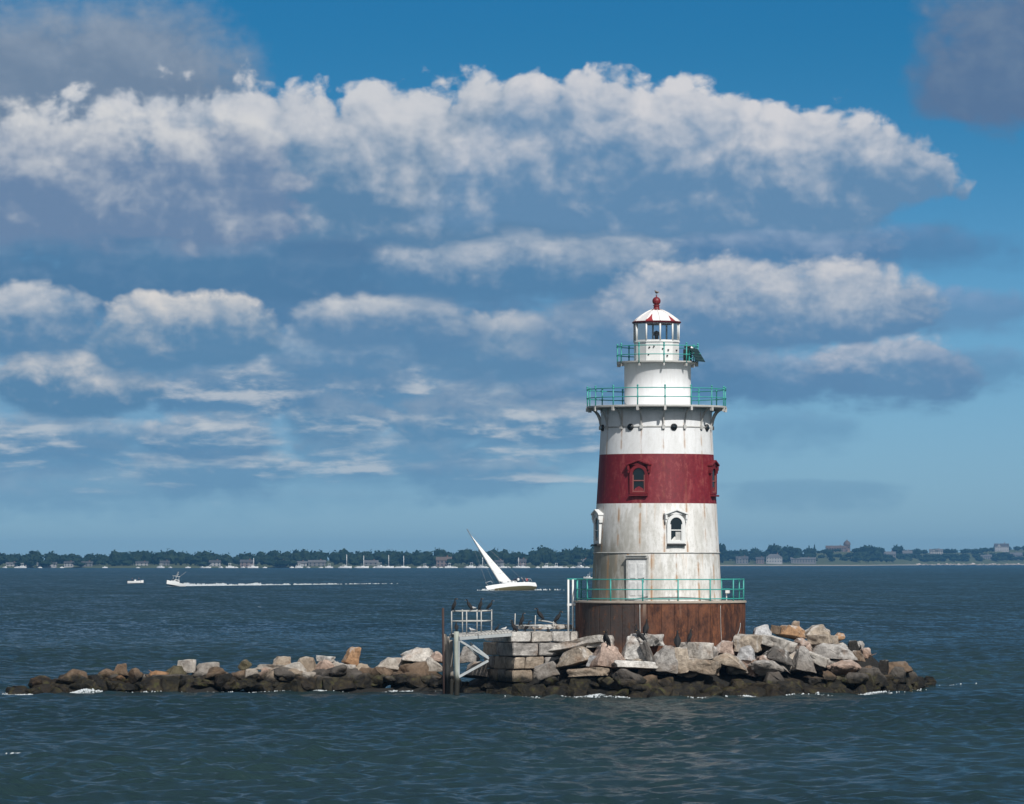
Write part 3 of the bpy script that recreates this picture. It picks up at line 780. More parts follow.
# hose and hawser hanging down the base plates
def hang(deg, z0, z1, sway):
    pts = []
    for t in np.linspace(0, 1, 9):
        w = R(deg + sway * t * t); pts.append((CX + (CR + 0.045) * math.sin(w), -(CR + 0.045) * math.cos(w), z0 + (z1 - z0) * t))
    return pts
m = MB().tube(hang(-15.2, 4.05, 2.35, 0.4), 0.017, 6)
m.build('mooring_line', DULLW, LH)
MB().tube(hang(42.0, 4.0, 2.3, 1.0), 0.010, 6).build('mooring_line', DULLW, LH)
MB().tube(hang(66.0, 3.2, 2.3, -14.0), 0.013, 6).build('mooring_line', GREYP, LH)
# ------------------------------------------------------------------ island ground under the boulders
YWL = [(0, 694), (10, 694), (100, 693), (200, 692), (300, 692.5), (400, 692), (440, 692.5), (500, 694.5), (560, 697), (640, 698), (720, 697), (800, 695.5), (870, 694), (905, 690.5), (945, 686)]
def lerp_tab(tab, x):
    if x <= tab[0][0]: return tab[0][1]
    for (a, ya), (b, yb) in zip(tab, tab[1:]):
        if x <= b: return ya + (yb - ya) * (x - a) / (b - a)
    return tab[-1][1]
def shore_y(px): return CAMH * F / (lerp_tab(YWL, px) - HY)
def island_h(x, y):
    px = x * F / y + HX
    ys = shore_y(min(max(px, 0), 945))
    # main mound: reaches its height about 4 m in from the waterline
    u = (x - 8.3) / 10.2; v = (y - 224.5) / 9.6
    q = 1 - math.sqrt(u * u + v * v)
    h = min(1.75, 0.46 * (y - ys) - 0.62, q * 5.6 + 0.5)
    if x < 2.0:           # the low spit
        top = lerp_tab([(-23, 0.25), (-19.5, 0.55), (-12, 0.75), (-5, 0.85), (-2, 1.0), (2.0, 1.0)], x)
        yc = lerp_tab([(-23, 222.2), (-12, 225.2), (-3, 224.5), (2, 224)], x)
        h2 = top * (1 - ((y - yc) / 2.3) ** 2) - 0.62
        if x < -22.3: h2 -= (-22.3 - x) * 1.2
        h = max(h, h2)
    return h
gx = np.arange(-25, 22.01, 0.4); gy = np.arange(211, 240.01, 0.4)
iv = np.empty((len(gy), len(gx), 3), np.float32)
for a_, y_ in enumerate(gy):
    for b_, x_ in enumerate(gx):
        iv[a_, b_] = (x_, y_, max(-1.1, island_h(x_, y_) + 0.30 * mnoise.noise(Vector((x_ * 0.9, y_ * 0.9, 0))) + 0.18 * mnoise.noise(Vector((x_ * 2.1, y_ * 2.1, 5)))))
i, j = np.meshgrid(np.arange(len(gy) - 1), np.arange(len(gx) - 1), indexing='ij'); w_ = len(gx)
iq = np.stack([i * w_ + j, i * w_ + j + 1, (i + 1) * w_ + j + 1, (i + 1) * w_ + j], -1).reshape(-1, 4)
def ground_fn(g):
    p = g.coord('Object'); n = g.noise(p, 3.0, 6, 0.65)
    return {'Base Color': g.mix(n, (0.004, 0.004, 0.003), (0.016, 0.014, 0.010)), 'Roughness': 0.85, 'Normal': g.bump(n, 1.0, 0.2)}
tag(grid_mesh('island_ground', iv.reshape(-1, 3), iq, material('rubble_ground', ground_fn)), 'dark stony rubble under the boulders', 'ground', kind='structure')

# ------------------------------------------------------------------ rock
def granite_fn(g):
    pos = g.geo('Position'); x, y, z = g.sep(pos)
    oi = g.N.new('ShaderNodeObjectInfo'); oc = S(g, oi.outputs['Color']); rnd = S(g, oi.outputs['Random'])
    p = g.vm('ADD', g.coord('Object'), g.vec(rnd * 40, rnd * 17, rnd * 9))
    p2 = g.vm('ADD', pos, g.vec(rnd * 40, rnd * 17, rnd * 9))
    n1 = g.noise(p2, 1.1, 6, 0.62); n2 = g.noise(p2, 5.0, 6, 0.7); n3 = g.noise(p2, 22.0, 3, 0.6)
    f = g.cl((n1 * 0.45 + n2 * 0.55 - 0.38) * 4.2)
    col = g.mix(f, g.mix(1.0, oc, (0.40, 0.385, 0.37), 'MULTIPLY'), g.mix(1.0, oc, (1.30, 1.28, 1.25), 'MULTIPLY'))
    col = g.mix(g.sm(0.55, 0.72, n3) * 0.35, col, g.mix(1.0, oc, (0.35, 0.34, 0.34), 'MULTIPLY'))
    iron = g.noise(p2, 0.8, 4, 0.6)
    col = g.mix(g.sm(0.56, 0.70, iron) * 0.40, col, (0.24, 0.125, 0.060))
    # lichen and bird lime on the tops
    _, _, nz = g.sep(g.geo('Normal'))
    lime = g.sm(0.25, 0.75, nz) * g.sm(0.46, 0.62, g.noise(p2, 2.4, 5, 0.65)) * g.sm(1.0, 1.9, z)
    col = g.mix(lime * 0.75, col, (0.56, 0.55, 0.53))
    streak = g.sm(0.60, 0.66, g.noise(g.vec(x * 3.0, y * 3.0, z * 0.5), 1.2, 3, 0.5)) * g.sm(1.2, 2.0, z)
    col = g.mix(streak * 0.45, col, (0.52, 0.51, 0.49))
    # the tide line: rockweed and black algae up to about a metre
    wob = (g.noise(p2, 0.9, 4, 0.6) - 0.5) * 0.9
    zz = z + wob
    weed = g.sm(0.98, 0.64, zz)
    wn = g.noise(p2, 2.3, 5, 0.65)
    wc = g.mix(g.sm(0.45, 0.60, wn), (0.006, 0.0055, 0.004), (0.028, 0.022, 0.010))
    wc = g.mix(g.sm(0.58, 0.66, wn) * 0.7, wc, (0.050, 0.055, 0.014))
    col = g.mix(weed * 0.94, col, wc)
    brown = g.sm(1.75, 1.05, zz) * (1.0 - weed)
    col = g.mix(brown * 0.45, col, g.mix(1.0, oc, (0.42, 0.34, 0.26), 'MULTIPLY'))
    h = n1 * 0.55 + n2 * 0.5 + n3 * 0.16
    return {'Base Color': col, 'Roughness': g.m('SUBTRACT', 0.82, weed * 0.22), 'Specular IOR Level': 0.25, 'Normal': g.bump(h, 0.9, 0.22)}
GRANITE = material('granite', granite_fn)

def rock_mesh(seed, kind):
    rg = random.Random(seed); bm = bmesh.new()
    if kind == 'block':
        for sx in (-1, 1):
            for sy in (-1, 1):
                for sz in (-1, 1):
                    bm.verts.new((0.5 * sx + rg.uniform(-.11, .06) * sx, 0.5 * sy + rg.uniform(-.11, .06) * sy, 0.5 * sz + rg.uniform(-.10, .04) * sz))
    elif kind == 'wedge':
        for sx in (-1, 1):
            for sy in (-1, 1):
                for sz in (-1, 1):
                    t = 0.42 if sz > 0 else 1.0
                    bm.verts.new((0.52 * sx * t + rg.uniform(-.10, .10) + (rg.uniform(-.1, .1) if sz > 0 else 0), 0.5 * sy * (0.75 if sz > 0 else 1) + rg.uniform(-.1, .1), 0.5 * sz + rg.uniform(-.08, .05)))
        for k in range(3): bm.verts.new((rg.uniform(-.5, .5), rg.uniform(-.5, .5), rg.uniform(-.2, .35)))
    else:
        for k in range(13):
            v = Vector((rg.gauss(0, 1), rg.gauss(0, 1), rg.gauss(0, 1))).normalized() * rg.uniform(.46, .58)
            bm.verts.new(v)
        for sx in (-1, 1): bm.verts.new((.5 * sx, rg.uniform(-.2, .2), rg.uniform(-.2, .1)))
    bmesh.ops.convex_hull(bm, input=bm.verts)
    for v in [v for v in bm.verts if not v.link_faces]: bm.verts.remove(v)
    bmesh.ops.dissolve_limit(bm, angle_limit=R(9), verts=bm.verts, edges=bm.edges)
    bmesh.ops.bevel(bm, geom=list(bm.edges), offset=0.055 if kind != 'round' else 0.08, segments=2, profile=0.6, affect='EDGES')
    bmesh.ops.triangulate(bm, faces=bm.faces)
    for _ in range(2):
        ed = [e for e in bm.edges if e.calc_length() > 0.16]
        if ed: bmesh.ops.subdivide_edges(bm, edges=ed, cuts=1, use_grid_fill=True)
        bmesh.ops.triangulate(bm, faces=bm.faces)
    o3 = Vector((rg.uniform(0, 50), rg.uniform(0, 50), 0))
    for v in bm.verts:
        d_ = mnoise.fractal(v.co * 2.2 + o3, 0.9, 2.1, 4)
        c_ = mnoise.cell(v.co * 3.0 + o3) - 0.5
        v.co += v.co.normalized() * (d_ * 0.11 + c_ * 0.022)
    bm.normal_update()
    me = bpy.data.meshes.new('rock_' + kind); bm.to_mesh(me); bm.free(); me.materials.append(GRANITE)
    for p_ in me.polygons: p_.use_smooth = True
    try: me.set_sharp_from_angle(angle=R(34))
    except Exception: pass
    return me
RM = {k: [rock_mesh(100 * i_ + n_, k) for n_ in range(9)] for i_, k in enumerate(('block', 'wedge', 'round'))}
def rock(loc, dim, kind, color, tilt=0.0, yaw=0.0, pitch=0.0, label=None, group=None, cat='rock', name='rock'):
    o = bpy.data.objects.new(name, random.choice(RM[kind])); COL.objects.link(o)
    o.location = loc; o.scale = dim; o.color = (*color, 1)
    o.rotation_euler = (R(pitch), R(tilt), R(yaw))
    return tag(o, label, cat, group)
C = {'white': (.62, .61, .59), 'pale': (.53, .505, .47), 'grey': (.36, .345, .33), 'tan': (.42, .36, .295), 'pink': (.44, .34, .29),
     'orange': (.40, .245, .14), 'dark': (.13, .122, .115), 'brown': (.20, .15, .11), 'black': (.035, .033, .03), 'olive': (.14, .13, .085), 'blue': (.48, .49, .51)}
# px centre, py centre, px width, py height, kind, colour, tilt, words
ROCKS = [
 (582, 645, 56, 10, 'block', 'pale', -11, 'long pale granite slab sloping down from the rusty base to the stone pier'),
 (575, 658, 40, 16, 'wedge', 'tan', -14, 'rough tan boulder with a lit sloping top beside the stone pier'),
 (546, 671, 23, 15, 'block', 'grey', -18, 'grey block leaning against the foot of the stone pier'),
 (588, 673, 37, 8, 'block', 'tan', -3, 'flat tan slab low under the rough tan boulder by the pier'),
 (594, 662, 11, 11, 'block', 'blue', 10, 'small whitish stone wedged under the pink grey boulder'),
 (608, 657, 35, 22, 'wedge', 'pink', 4, 'pink grey many sided boulder in front of the rusty base'),
 (600, 642, 27, 10, 'block', 'pale', -5, 'pale block with two cormorants at the foot of the base'),
 (634, 649, 25, 21, 'wedge', 'white', 0, 'white limed boulder behind the dark leaning slab'),
 (646, 640, 29, 11, 'block', 'white', 3, 'white limed rock highest against the rusty base'),
 (648, 654, 9, 25, 'block', 'dark', -24, 'thin dark slab leaning on edge below a cormorant'),
 (668, 659, 27, 24, 'wedge', 'grey', 6, 'big grey faceted boulder right of the leaning dark slab'),
 (682, 660, 15, 24, 'block', 'tan', -10, 'upright tan stone with a white limed edge'),
 (695, 651, 29, 15, 'block', 'pale', 2, 'pale square block with a cormorant behind it'),
 (636, 665, 45, 8, 'block', 'white', 3, 'flat white limed slab under the leaning dark slab'),
 (629, 678, 38, 21, 'round', 'dark', 4, 'large rounded dark boulder under the flat white slab'),
 (702, 667, 36, 14, 'block', 'tan', 9, 'long grey tan slab dipping under the pale square block'),
 (712, 653, 14, 14, 'round', 'grey', 0, 'small grey stone with a limed top beside the square block'),
 (725, 647, 21, 12, 'wedge', 'pink', 6, 'salmon pink stone at the foot of the rusty base'),
 (747, 643, 26, 15, 'block', 'tan', 3, 'square tan block at the corner of the rusty base'),
 (761, 633, 21, 12, 'wedge', 'blue', -6, 'bluish white boulder just past the rusty base'),
 (777, 643, 32, 12, 'block', 'pale', 17, 'long pale slab sloping down to the sea side of the mound'),
 (792, 632, 25, 12, 'wedge', 'orange', 10, 'bright orange tan boulder on the crest of the mound'),
 (795, 626, 10, 9, 'wedge', 'tan', 10, 'small pointed stone topmost on the mound'),
 (776, 630, 11, 8, 'block', 'brown', 12, 'small red brown stone on the crest of the mound'),
 (818, 631, 27, 12, 'wedge', 'tan', -8, 'wedge shaped tan slab on the crest of the mound'),
 (838, 637, 18, 9, 'round', 'orange', 0, 'round orange brown stone at the end of the crest'),
 (823, 640, 29, 9, 'block', 'tan', 1, 'narrow tan block lying flat below the wedge shaped slab'),
 (800, 644, 20, 12, 'round', 'pink', 4, 'smooth oval pinkish pale boulder amid the mound'),
 (834, 651, 42, 13, 'wedge', 'grey', 5, 'broad grey slab with rough face on the seaward mound'),
 (779, 655, 29, 15, 'wedge', 'dark', 16, 'dark grey squared block tipped forward amid pale slabs'),
 (803, 660, 21, 22, 'wedge', 'grey', 4, 'grey pointed boulder beside the dark tipped block'),
 (818, 659, 25, 11, 'block', 'pale', 24, 'pale narrow slab tilted steeply beside the pointed boulder'),
 (747, 654, 17, 13, 'wedge', 'blue', 0, 'black and white mottled stone under the square tan block'),
 (730, 660, 36, 13, 'wedge', 'tan', 14, 'brown tan slab sloping down below the salmon stone'),
 (768, 667, 41, 17, 'round', 'grey', 5, 'broad rounded boulder with pale top above the tide line'),
 (847, 667, 47, 17, 'round', 'pink', -4, 'large pinkish tan boulder above the dark seaward rocks'),
 (830, 677, 21, 14, 'round', 'brown', 0, 'brown boulder under the large pinkish tan one'),
 (865, 652, 15, 15, 'round', 'pink', 0, 'ball shaped pinkish boulder standing alone on the seaward slope'),
 (853, 646, 11, 9, 'wedge', 'black', 0, 'small black stone below the orange brown one'),
 (884, 667, 9, 13, 'block', 'black', 4, 'black upright stone on the seaward point'),
 (898, 674, 19, 13, 'wedge', 'dark', 8, 'dark wedge rock beside the black upright stone'),
 (916, 680, 25, 14, 'round', 'dark', 5, 'dark flat topped rock near the seaward tip'),
 (930, 682, 14, 9, 'wedge', 'black', 10, 'black outermost rock at the seaward tip'),
 (855, 680, 31, 16, 'round', 'dark', 4, 'dark grey boulder with an orange side by the waterline'),
 (880, 680, 27, 14, 'round', 'brown', 2, 'dark brown boulder under the black upright stone'),
 (857, 656, 15, 9, 'wedge', 'brown', 0, 'tan brown stone next to the ball shaped boulder'),
 (18, 690, 19, 8, 'round', 'black', 0, 'black outermost rock at the far end of the spit'),
 (35, 684, 19, 10, 'round', 'orange', 0, 'orange brown rock near the far end of the spit'),
 (70, 678, 39, 17, 'round', 'brown', 3, 'big brown rounded boulder near the far end of the spit'),
 (92, 686, 29, 10, 'wedge', 'grey', 8, 'grey slab lying low beside the big brown boulder'),
 (106, 676, 23, 12, 'round', 'brown', -6, 'brown boulder with a pale crest on the spit'),
 (121, 670, 15, 10, 'wedge', 'brown', 0, 'brown tan stone sitting on top of the spit'),
 (119, 682, 31, 14, 'round', 'orange', 4, 'rust stained boulder on the outer spit'),
 (134, 676, 19, 13, 'round', 'brown', 0, 'chestnut brown boulder in the middle of the outer spit'),
 (158, 677, 27, 13, 'round', 'orange', -6, 'orange brown boulder behind the flat faced grey block'),
 (172, 684, 38, 15, 'block', 'dark', 1, 'flat faced rectangular dark grey block on the spit'),
 (186, 667, 15, 11, 'block', 'white', -3, 'pale squared stone on top of the spit'),
 (177, 672, 19, 10, 'wedge', 'olive', 0, 'dark olive stone beside the pale squared one'),
 (206, 671, 28, 13, 'wedge', 'grey', 4, 'grey boulder with pale flecks right of the squared stone'),
 (229, 679, 21, 10, 'round', 'tan', 0, 'yellowish tan rock low on the spit'),
 (245, 665, 13, 9, 'round', 'olive', 0, 'mossy olive stone on the crest of the spit'),
 (251, 674, 16, 9, 'wedge', 'pale', -10, 'small pale stone below the mossy olive one'),
 (266, 677, 21, 16, 'round', 'pink', 4, 'dull pinkish rounded boulder halfway along the spit'),
 (276, 668, 31, 5, 'block', 'pale', 2, 'thin pale slab laid flat across the spit'),
 (281, 662, 19, 9, 'wedge', 'tan', 0, 'tan humped stone behind the thin pale slab'),
 (292, 671, 26, 12, 'wedge', 'white', -8, 'whitish jagged boulder halfway along the spit'),
 (305, 665, 21, 12, 'wedge', 'tan', 4, 'tan jagged boulder leaning on the whitish one'),
 (326, 668, 22, 12, 'wedge', 'pink', 12, 'pink streaked boulder under a white cap stone'),
 (326, 659, 15, 5, 'block', 'white', 3, 'flat white cap stone on the pink streaked boulder'),
 (337, 666, 12, 7, 'wedge', 'pale', 26, 'pale chip of rock slanting beside the cap stone'),
 (335, 680, 30, 14, 'round', 'dark', 3, 'purplish dark boulder below the pink streaked one'),
 (252, 684, 27, 12, 'round', 'olive', 2, 'olive weedy boulder below the small pale stone'),
 (300, 680, 31, 13, 'round', 'olive', 6, 'olive black boulder under the whitish jagged one'),
 (352, 656, 14, 15, 'wedge', 'orange', 16, 'bright orange tan stone standing tall on the spit'),
 (346, 668, 15, 6, 'block', 'white', 4, 'small white slab at the foot of the tall orange stone'),
 (348, 678, 29, 16, 'round', 'dark', 5, 'dark boulder below the tall orange stone'),
 (362, 668, 15, 7, 'wedge', 'tan', 10, 'tan flake of rock right of the tall orange stone'),
 (381, 670, 15, 7, 'wedge', 'pale', 8, 'pale flat stone on the spit toward the landing'),
 (391, 664, 25, 11, 'wedge', 'pale', 6, 'pale angular block on the spit toward the landing'),
 (407, 664, 11, 11, 'wedge', 'olive', 0, 'olive pointed stone beside the pale angular block'),
 (422, 656, 33, 14, 'wedge', 'pale', 6, 'long pale slab resting high near the landing piles'),
 (432, 664, 21, 12, 'wedge', 'pale', -6, 'pale cracked boulder under the high slab by the landing'),
 (437, 657, 13, 8, 'wedge', 'pink', 6, 'pinkish stone tucked by the landing piles'),
 (412, 678, 31, 15, 'round', 'brown', 3, 'brown olive boulder by the waterline near the landing'),
 (373, 686, 29, 9, 'round', 'olive', 2, 'flat dark weedy rock awash near the middle of the spit'),
 (468, 654, 19, 14, 'wedge', 'grey', -8, 'grey limed rock behind the white braces of the landing'),
 (476, 669, 24, 15, 'wedge', 'grey', 6, 'grey rock low behind the white braces of the landing'),
]
for (cx, cy, w, h, kind, c, tilt, lab) in ROCKS:
    ys = shore_y(cx); spit = cx < 440
    yw = lerp_tab(YWL, cx)
    Y = ys + (yw - (cy + h * 0.35)) * (0.055 if spit else 0.078) + 0.35
    if spit: Y = min(Y, ys + 1.9)
    if 572 < cx < 760: Y = min(Y, TY - math.sqrt(max(0.2, CR ** 2 - ((cx - 660.5) / 22) ** 2)) - 0.2 - w / 22 * 0.25)
    if not spit: Y -= 0.35
    s = Y / F; wm, hm = w * s, h * s
    q = P(cx, cy, Y); t = abs(R(tilt))
    # undo the growth of the outline by the tilt
    gr_ = 1.14 if spit else 1.03
    ww = wm * gr_; hh = max(hm * 1.16 * (1.12 if spit else 1) - 0.35 * wm * math.sin(t), hm * 0.58)
    if kind == 'block' and abs(tilt) > 20 and h > w: ww, hh = wm * 0.8, hm * 1.0
    dep = min(max(0.75 * wm, 0.8 * hm), 1.7)
    rock(q + Vector((0, dep * 0.3, 0)), (ww, dep, hh), kind, C[c], tilt, random.uniform(-34, 24) if kind != 'round' else random.uniform(-60, 60), random.uniform(-9, 4), lab, 'boulders of the lighthouse island')

# the smaller unremarkable rocks between and below them
def fill(n, x0, x1, dy0, dy1, sz, cols, lab, grp, lift=0.0):
    got = 0
    for k in range(n):
        px = x0 + (x1 - x0) * (k + random.uniform(0.15, 0.85)) / n
        Y = shore_y(px) + random.uniform(dy0, dy1); x_ = (px - HX) / F * Y
        z_ = max(island_h(x_, Y) + 0.25, -0.10) + lift + random.uniform(-0.05, 0.12)
        a_ = random.uniform(*sz)
        rock((x_, Y, z_), (a_ * random.uniform(.9, 1.5), a_ * random.uniform(.9, 1.3), a_ * random.uniform(.55, .85)), random.choice(['round', 'round', 'wedge']),
             C[random.choice(cols)], random.uniform(-14, 14), random.uniform(0, 360), random.uniform(-10, 10), lab, grp)
fill(46, 12, 440, 0.0, 0.5, (0.8, 1.25), ['dark', 'olive', 'black', 'brown'], 'small dark weed covered rock along the waterline of the low spit', 'weedy rocks along the spit')
fill(40, 40, 438, 0.8, 1.9, (0.75, 1.15), ['dark', 'tan', 'brown', 'grey', 'pale'], 'middling dull rock between the larger stones of the low spit', 'small rocks filling the spit', 0.34)
fill(46, 530, 930, 0.0, 0.7, (0.9, 1.45), ['dark', 'olive', 'black', 'brown'], 'dark weed covered rock at the waterline below the lighthouse mound', 'weedy rocks below the lighthouse mound')
fill(34, 545, 925, 1.2, 2.2, (0.9, 1.25), ['dark', 'olive', 'brown', 'dark'], 'dull dark rock in the gaps just above the weedy waterline of the mound', 'small rocks filling the lower mound', -0.1)
fill(22, 590, 850, 2.9, 3.6, (0.8, 1.15), ['grey', 'tan', 'pale', 'pink'], 'small pale stone wedged between the big boulders of the mound', 'small stones on the upper mound', 0.12)
fill(14, 755, 860, 3.6, 6.0, (0.8, 1.2), ['grey', 'tan', 'pale', 'pink'], 'pale rock on the back slope of the mound beside the base', 'rocks on the back slope', 0.15)
fill(12, 845, 926, 0.9, 2.6, (0.9, 1.3), ['dark', 'black', 'brown'], 'dark rock heaped behind the waterline of the seaward point', 'dark rocks of the seaward point', 0.1)
fill(12, 446, 520, 0.2, 1.4, (0.5, 0.9), ['dark', 'olive', 'black'], 'dark weedy rock at the foot of the stone pier and landing', 'weedy rocks under the landing')

# ------------------------------------------------------------------ stone pier
PC = P(513, 668, 220.4); PC.z = 0.0
PB = R(21)
PIER = empty('stone_pier', PC, PB); tag(PIER, 'square pier of stacked granite blocks beside the rusty lighthouse base', 'pier')
def pier_block(x0, x1, y0, y1, z0, z1, c, lab=None, seed=0):
    me = random.Random(seed); bm = bmesh.new()
    bmesh.ops.create_cube(bm, size=1.0)
    dx, dy, dz = x1 - x0 - 0.05, y1 - y0 - 0.05, z1 - z0 - 0.045
    for v in bm.verts: v.co = Vector((v.co.x * dx + me.uniform(-.03, .03), v.co.y * dy + me.uniform(-.03, .03), v.co.z * dz + me.uniform(-.02, .02)))
    bmesh.ops.bevel(bm, geom=list(bm.edges), offset=0.035, segments=2, affect='EDGES')
    bmesh.ops.triangulate(bm, faces=bm.faces)
    for _ in range(2):
        bmesh.ops.subdivide_edges(bm, edges=[e for e in bm.edges if e.calc_length() > 0.24], cuts=1, use_grid_fill=True); bmesh.ops.triangulate(bm, faces=bm.faces)
    o3 = Vector((seed * 3.7, seed, 0))
    for v in bm.verts: v.co += v.co.normalized() * mnoise.fractal(v.co * 2.5 + o3, 0.8, 2.1, 4) * 0.05
    ms = bpy.data.meshes.new('block'); bm.to_mesh(ms); bm.free(); ms.materials.append(GRANITE)
    for p_ in ms.polygons: p_.use_smooth = True
    try: ms.set_sharp_from_angle(angle=R(40))
    except Exception: pass
    o = bpy.data.objects.new('block', ms); COL.objects.link(o); o.parent = PIER
    o.location = ((x0 + x1) / 2, (y0 + y1) / 2, (z0 + z1) / 2); o.color = (*C[c], 1); o.rotation_euler = (0, 0, R(me.uniform(-1.6, 1.6)))
    if lab: o['label'] = lab
    return o
sd_ = 1
def course(z0, z1, xs, ys, cols, ox=0.0, oy=0.0):
    """a course of blocks: a row along the front, the flank going back, and a core"""
    global sd_
    for k, (a_, b_) in enumerate(zip(xs, xs[1:])):
        pier_block(a_ + ox, b_ + ox, oy, oy + 1.1, z0, z1, cols[k % len(cols)], None, sd_); sd_ += 1
    for k, (a_, b_) in enumerate(zip(ys, ys[1:])):
        pier_block(ox, ox + 1.1, a_ + oy, b_ + oy, z0, z1, cols[(k + 1) % len(cols)], None, sd_); sd_ += 1
    pier_block(ox + 1.05, xs[-1] + ox - .1, oy + 1.05, ys[-1] + oy - .1, z0 + .02, z1 - .01, cols[0], None, sd_); sd_ += 1
course(-0.6, 0.52, [0, 1.3, 2.6, 3.6], [1.1, 2.3, 3.9], ['dark', 'brown'])
course(0.52, 1.10, [0, 1.0, 2.2, 3.4], [1.1, 2.0, 3.9], ['tan', 'grey'])
course(1.10, 1.70, [0, 0.56, 1.50, 2.6], [1.1, 2.6, 3.9], ['tan', 'tan', 'grey'], 0.05)
course(1.70, 2.32, [0, 1.25, 2.35, 3.7], [1.1, 2.2, 3.9], ['grey', 'grey', 'tan'])
course(2.32, 2.82, [0, 0.98, 2.0, 2.9, 3.6], [1.1, 2.4, 3.6], ['white', 'pale', 'white', 'pale'], 0.10, 0.45)
course(2.86, 3.12, [0, 0.95, 2.0], [1.1, 2.0], ['white', 'pale'], 1.55, 1.5)

# ------------------------------------------------------------------ landing stage with its piles
LY = 218.6
q = P(456, 690, LY)
LAND = empty('landing_stage', (q.x, LY, 0)); tag(LAND, 'timber and white steel boat landing with rails standing on two piles', 'landing')
def lp(px, py, dy=0.0):
    v = P(px, py, LY + dy); return (v.x - q.x, dy, v.z)
def pile_fn(base):
    def fn(g):
        p = g.coord('Object'); x, y, z = g.sep(p)
        n = g.noise(g.vec(x * 9, y * 9, z * 0.7), 1.5, 5, 0.65)
        col = g.mix(n, tuple(c * 0.55 for c in base), tuple(min(1, c * 1.25) for c in base))
        w = g.sm(1.15, 0.65, z + (n - 0.5) * 0.6)
        return {'Base Color': g.mix(w, col, (0.012, 0.012, 0.008)), 'Roughness': 0.8, 'Normal': g.bump(n, 0.6, 0.03)}
    return fn
PILE = material('weathered_pile', pile_fn((0.36, 0.39, 0.34))); PILE2 = material('weathered_timber', pile_fn((0.32, 0.29, 0.25)))
def pile(px, py, dy, r, mat, nm='pile', top=None):
    a_ = lp(px, py, dy)
    m_ = MB(); zs = np.linspace(-1.2, a_[2], 9)
    m_.tube([(a_[0] + 0.015 * math.sin(z * 2), dy, z) for z in zs], [r * (1.06 - 0.012 * k) for k in range(9)], 12)
    return m_.build(nm, mat, LAND)
pile(456.6, 631.5, 0.0, 0.118, PILE)
pile(447.6, 636.5, 0.9, 0.10, PILE2); pile(444.9, 634.0, 1.0, 0.085, PILE2); pile(451.2, 640, 1.7, 0.09, PILE2)
a_ = lp(443, 608, 0.8); MB().tube([(a_[0], 0.8, a_[2]), (a_[0] + 0.04, 0.8, -1.0)], 0.05, 8).build('pole', speckled('dark_rusty_pole', (0.05, 0.028, 0.024), 0.8), LAND)
b0, b1 = Vector(lp(450, 635.6, 0.05)), Vector(lp(509, 631.6, 2.6))
c0, c1 = Vector(lp(459, 638.6, -0.12)), Vector(lp(511, 634.6, 2.2))
WOODP = speckled('grey_white_planking', (0.52, 0.51, 0.48), 0.7, 0.35, 3.0)
up = Vector((0, 0, 0.0))
MB().bar(c0, c1, 0.13, 0.14).build('stringer', GREYP, LAND, bevel=0.008)
MB().bar(b0 + Vector((0, 0.95, -0.03)), b1 + Vector((0, 0.95, -0.03)), 0.13, 0.16).build('stringer', GREYP, LAND, bevel=0.008)
m = MB(); n_ = 16
for k in range(n_):
    t0 = (k + 0.08) / n_; t1 = (k + 0.92) / n_
    p0 = c0.lerp(c1, t0) + Vector((0, -0.02, 0.125)); p1 = c0.lerp(c1, t1) + Vector((0, -0.02, 0.125))
    r0 = b0.lerp(b1, t0) + Vector((0, 1.0, 0.09)); r1 = b0.lerp(b1, t1) + Vector((0, 1.0, 0.09))
    dn = Vector((0, 0, -0.045))
    vs = [p0, p1, r1, r0, p0 + dn, p1 + dn, r1 + dn, r0 + dn]
    m.add(vs, [(0, 1, 2, 3), (7, 6, 5, 4), (0, 4, 5, 1), (2, 6, 7, 3), (1, 5, 6, 2), (0, 3, 7, 4)])
m.build('planking', WOODP, LAND)
for (a, b, d0, d1, w) in (((460, 641), (488.5, 658.5), -0.1, 0.9, 0.09), ((458.5, 677), (488, 660.8), -0.05, 0.9, 0.10), ((464, 642.5), (477, 655), 0.7, 1.2, 0.08), ((470, 643), (488, 657), 0.8, 1.1, 0.08)):
    MB().bar(lp(*a, d0), lp(*b, d1), w * 0.7, w).build('brace', GREYP, LAND)
m = MB().bar(lp(459, 640.5, -0.1), lp(459, 677, -0.05), 0.06, 0.06)
m.build('brace', GREYP, LAND)
def rail_set(posts, y_top, rails, dy, rad=0.028):
    m_ = MB()
    for px_, pb in posts:
        m_.tube([lp(px_, pb, dy), lp(px_, y_top, dy)], rad, 7)
    for yy in rails: m_.tube([lp(posts[0][0], yy, dy), lp(posts[-1][0], yy, dy)], rad * 0.95, 7)
    return m_
m = rail_set([(451.6, 634), (466.6, 634), (481.2, 632)], 610.8, (611.2, 621.2), 0.35)
hr = m.build('handrail', DULLW, LAND)
m = rail_set([(462.4, 634), (477.0, 633), (491.6, 632)], 609.5, (610.6, 620.6), 1.9); m.build('handrail', DULLW, LAND)
m = MB()
for y0_, y1_ in ((611.2, 610.6), (621.2, 620.6)):
    MB().tube([lp(451.6, y0_, 0.35), lp(462.4, y1_, 1.9)], 0.027, 7).build('end_rail', DULLW, LAND); MB().tube([lp(481.2, y0_, 0.35), lp(491.6, y1_, 1.9)], 0.027, 7).build('end_rail', DULLW, LAND)
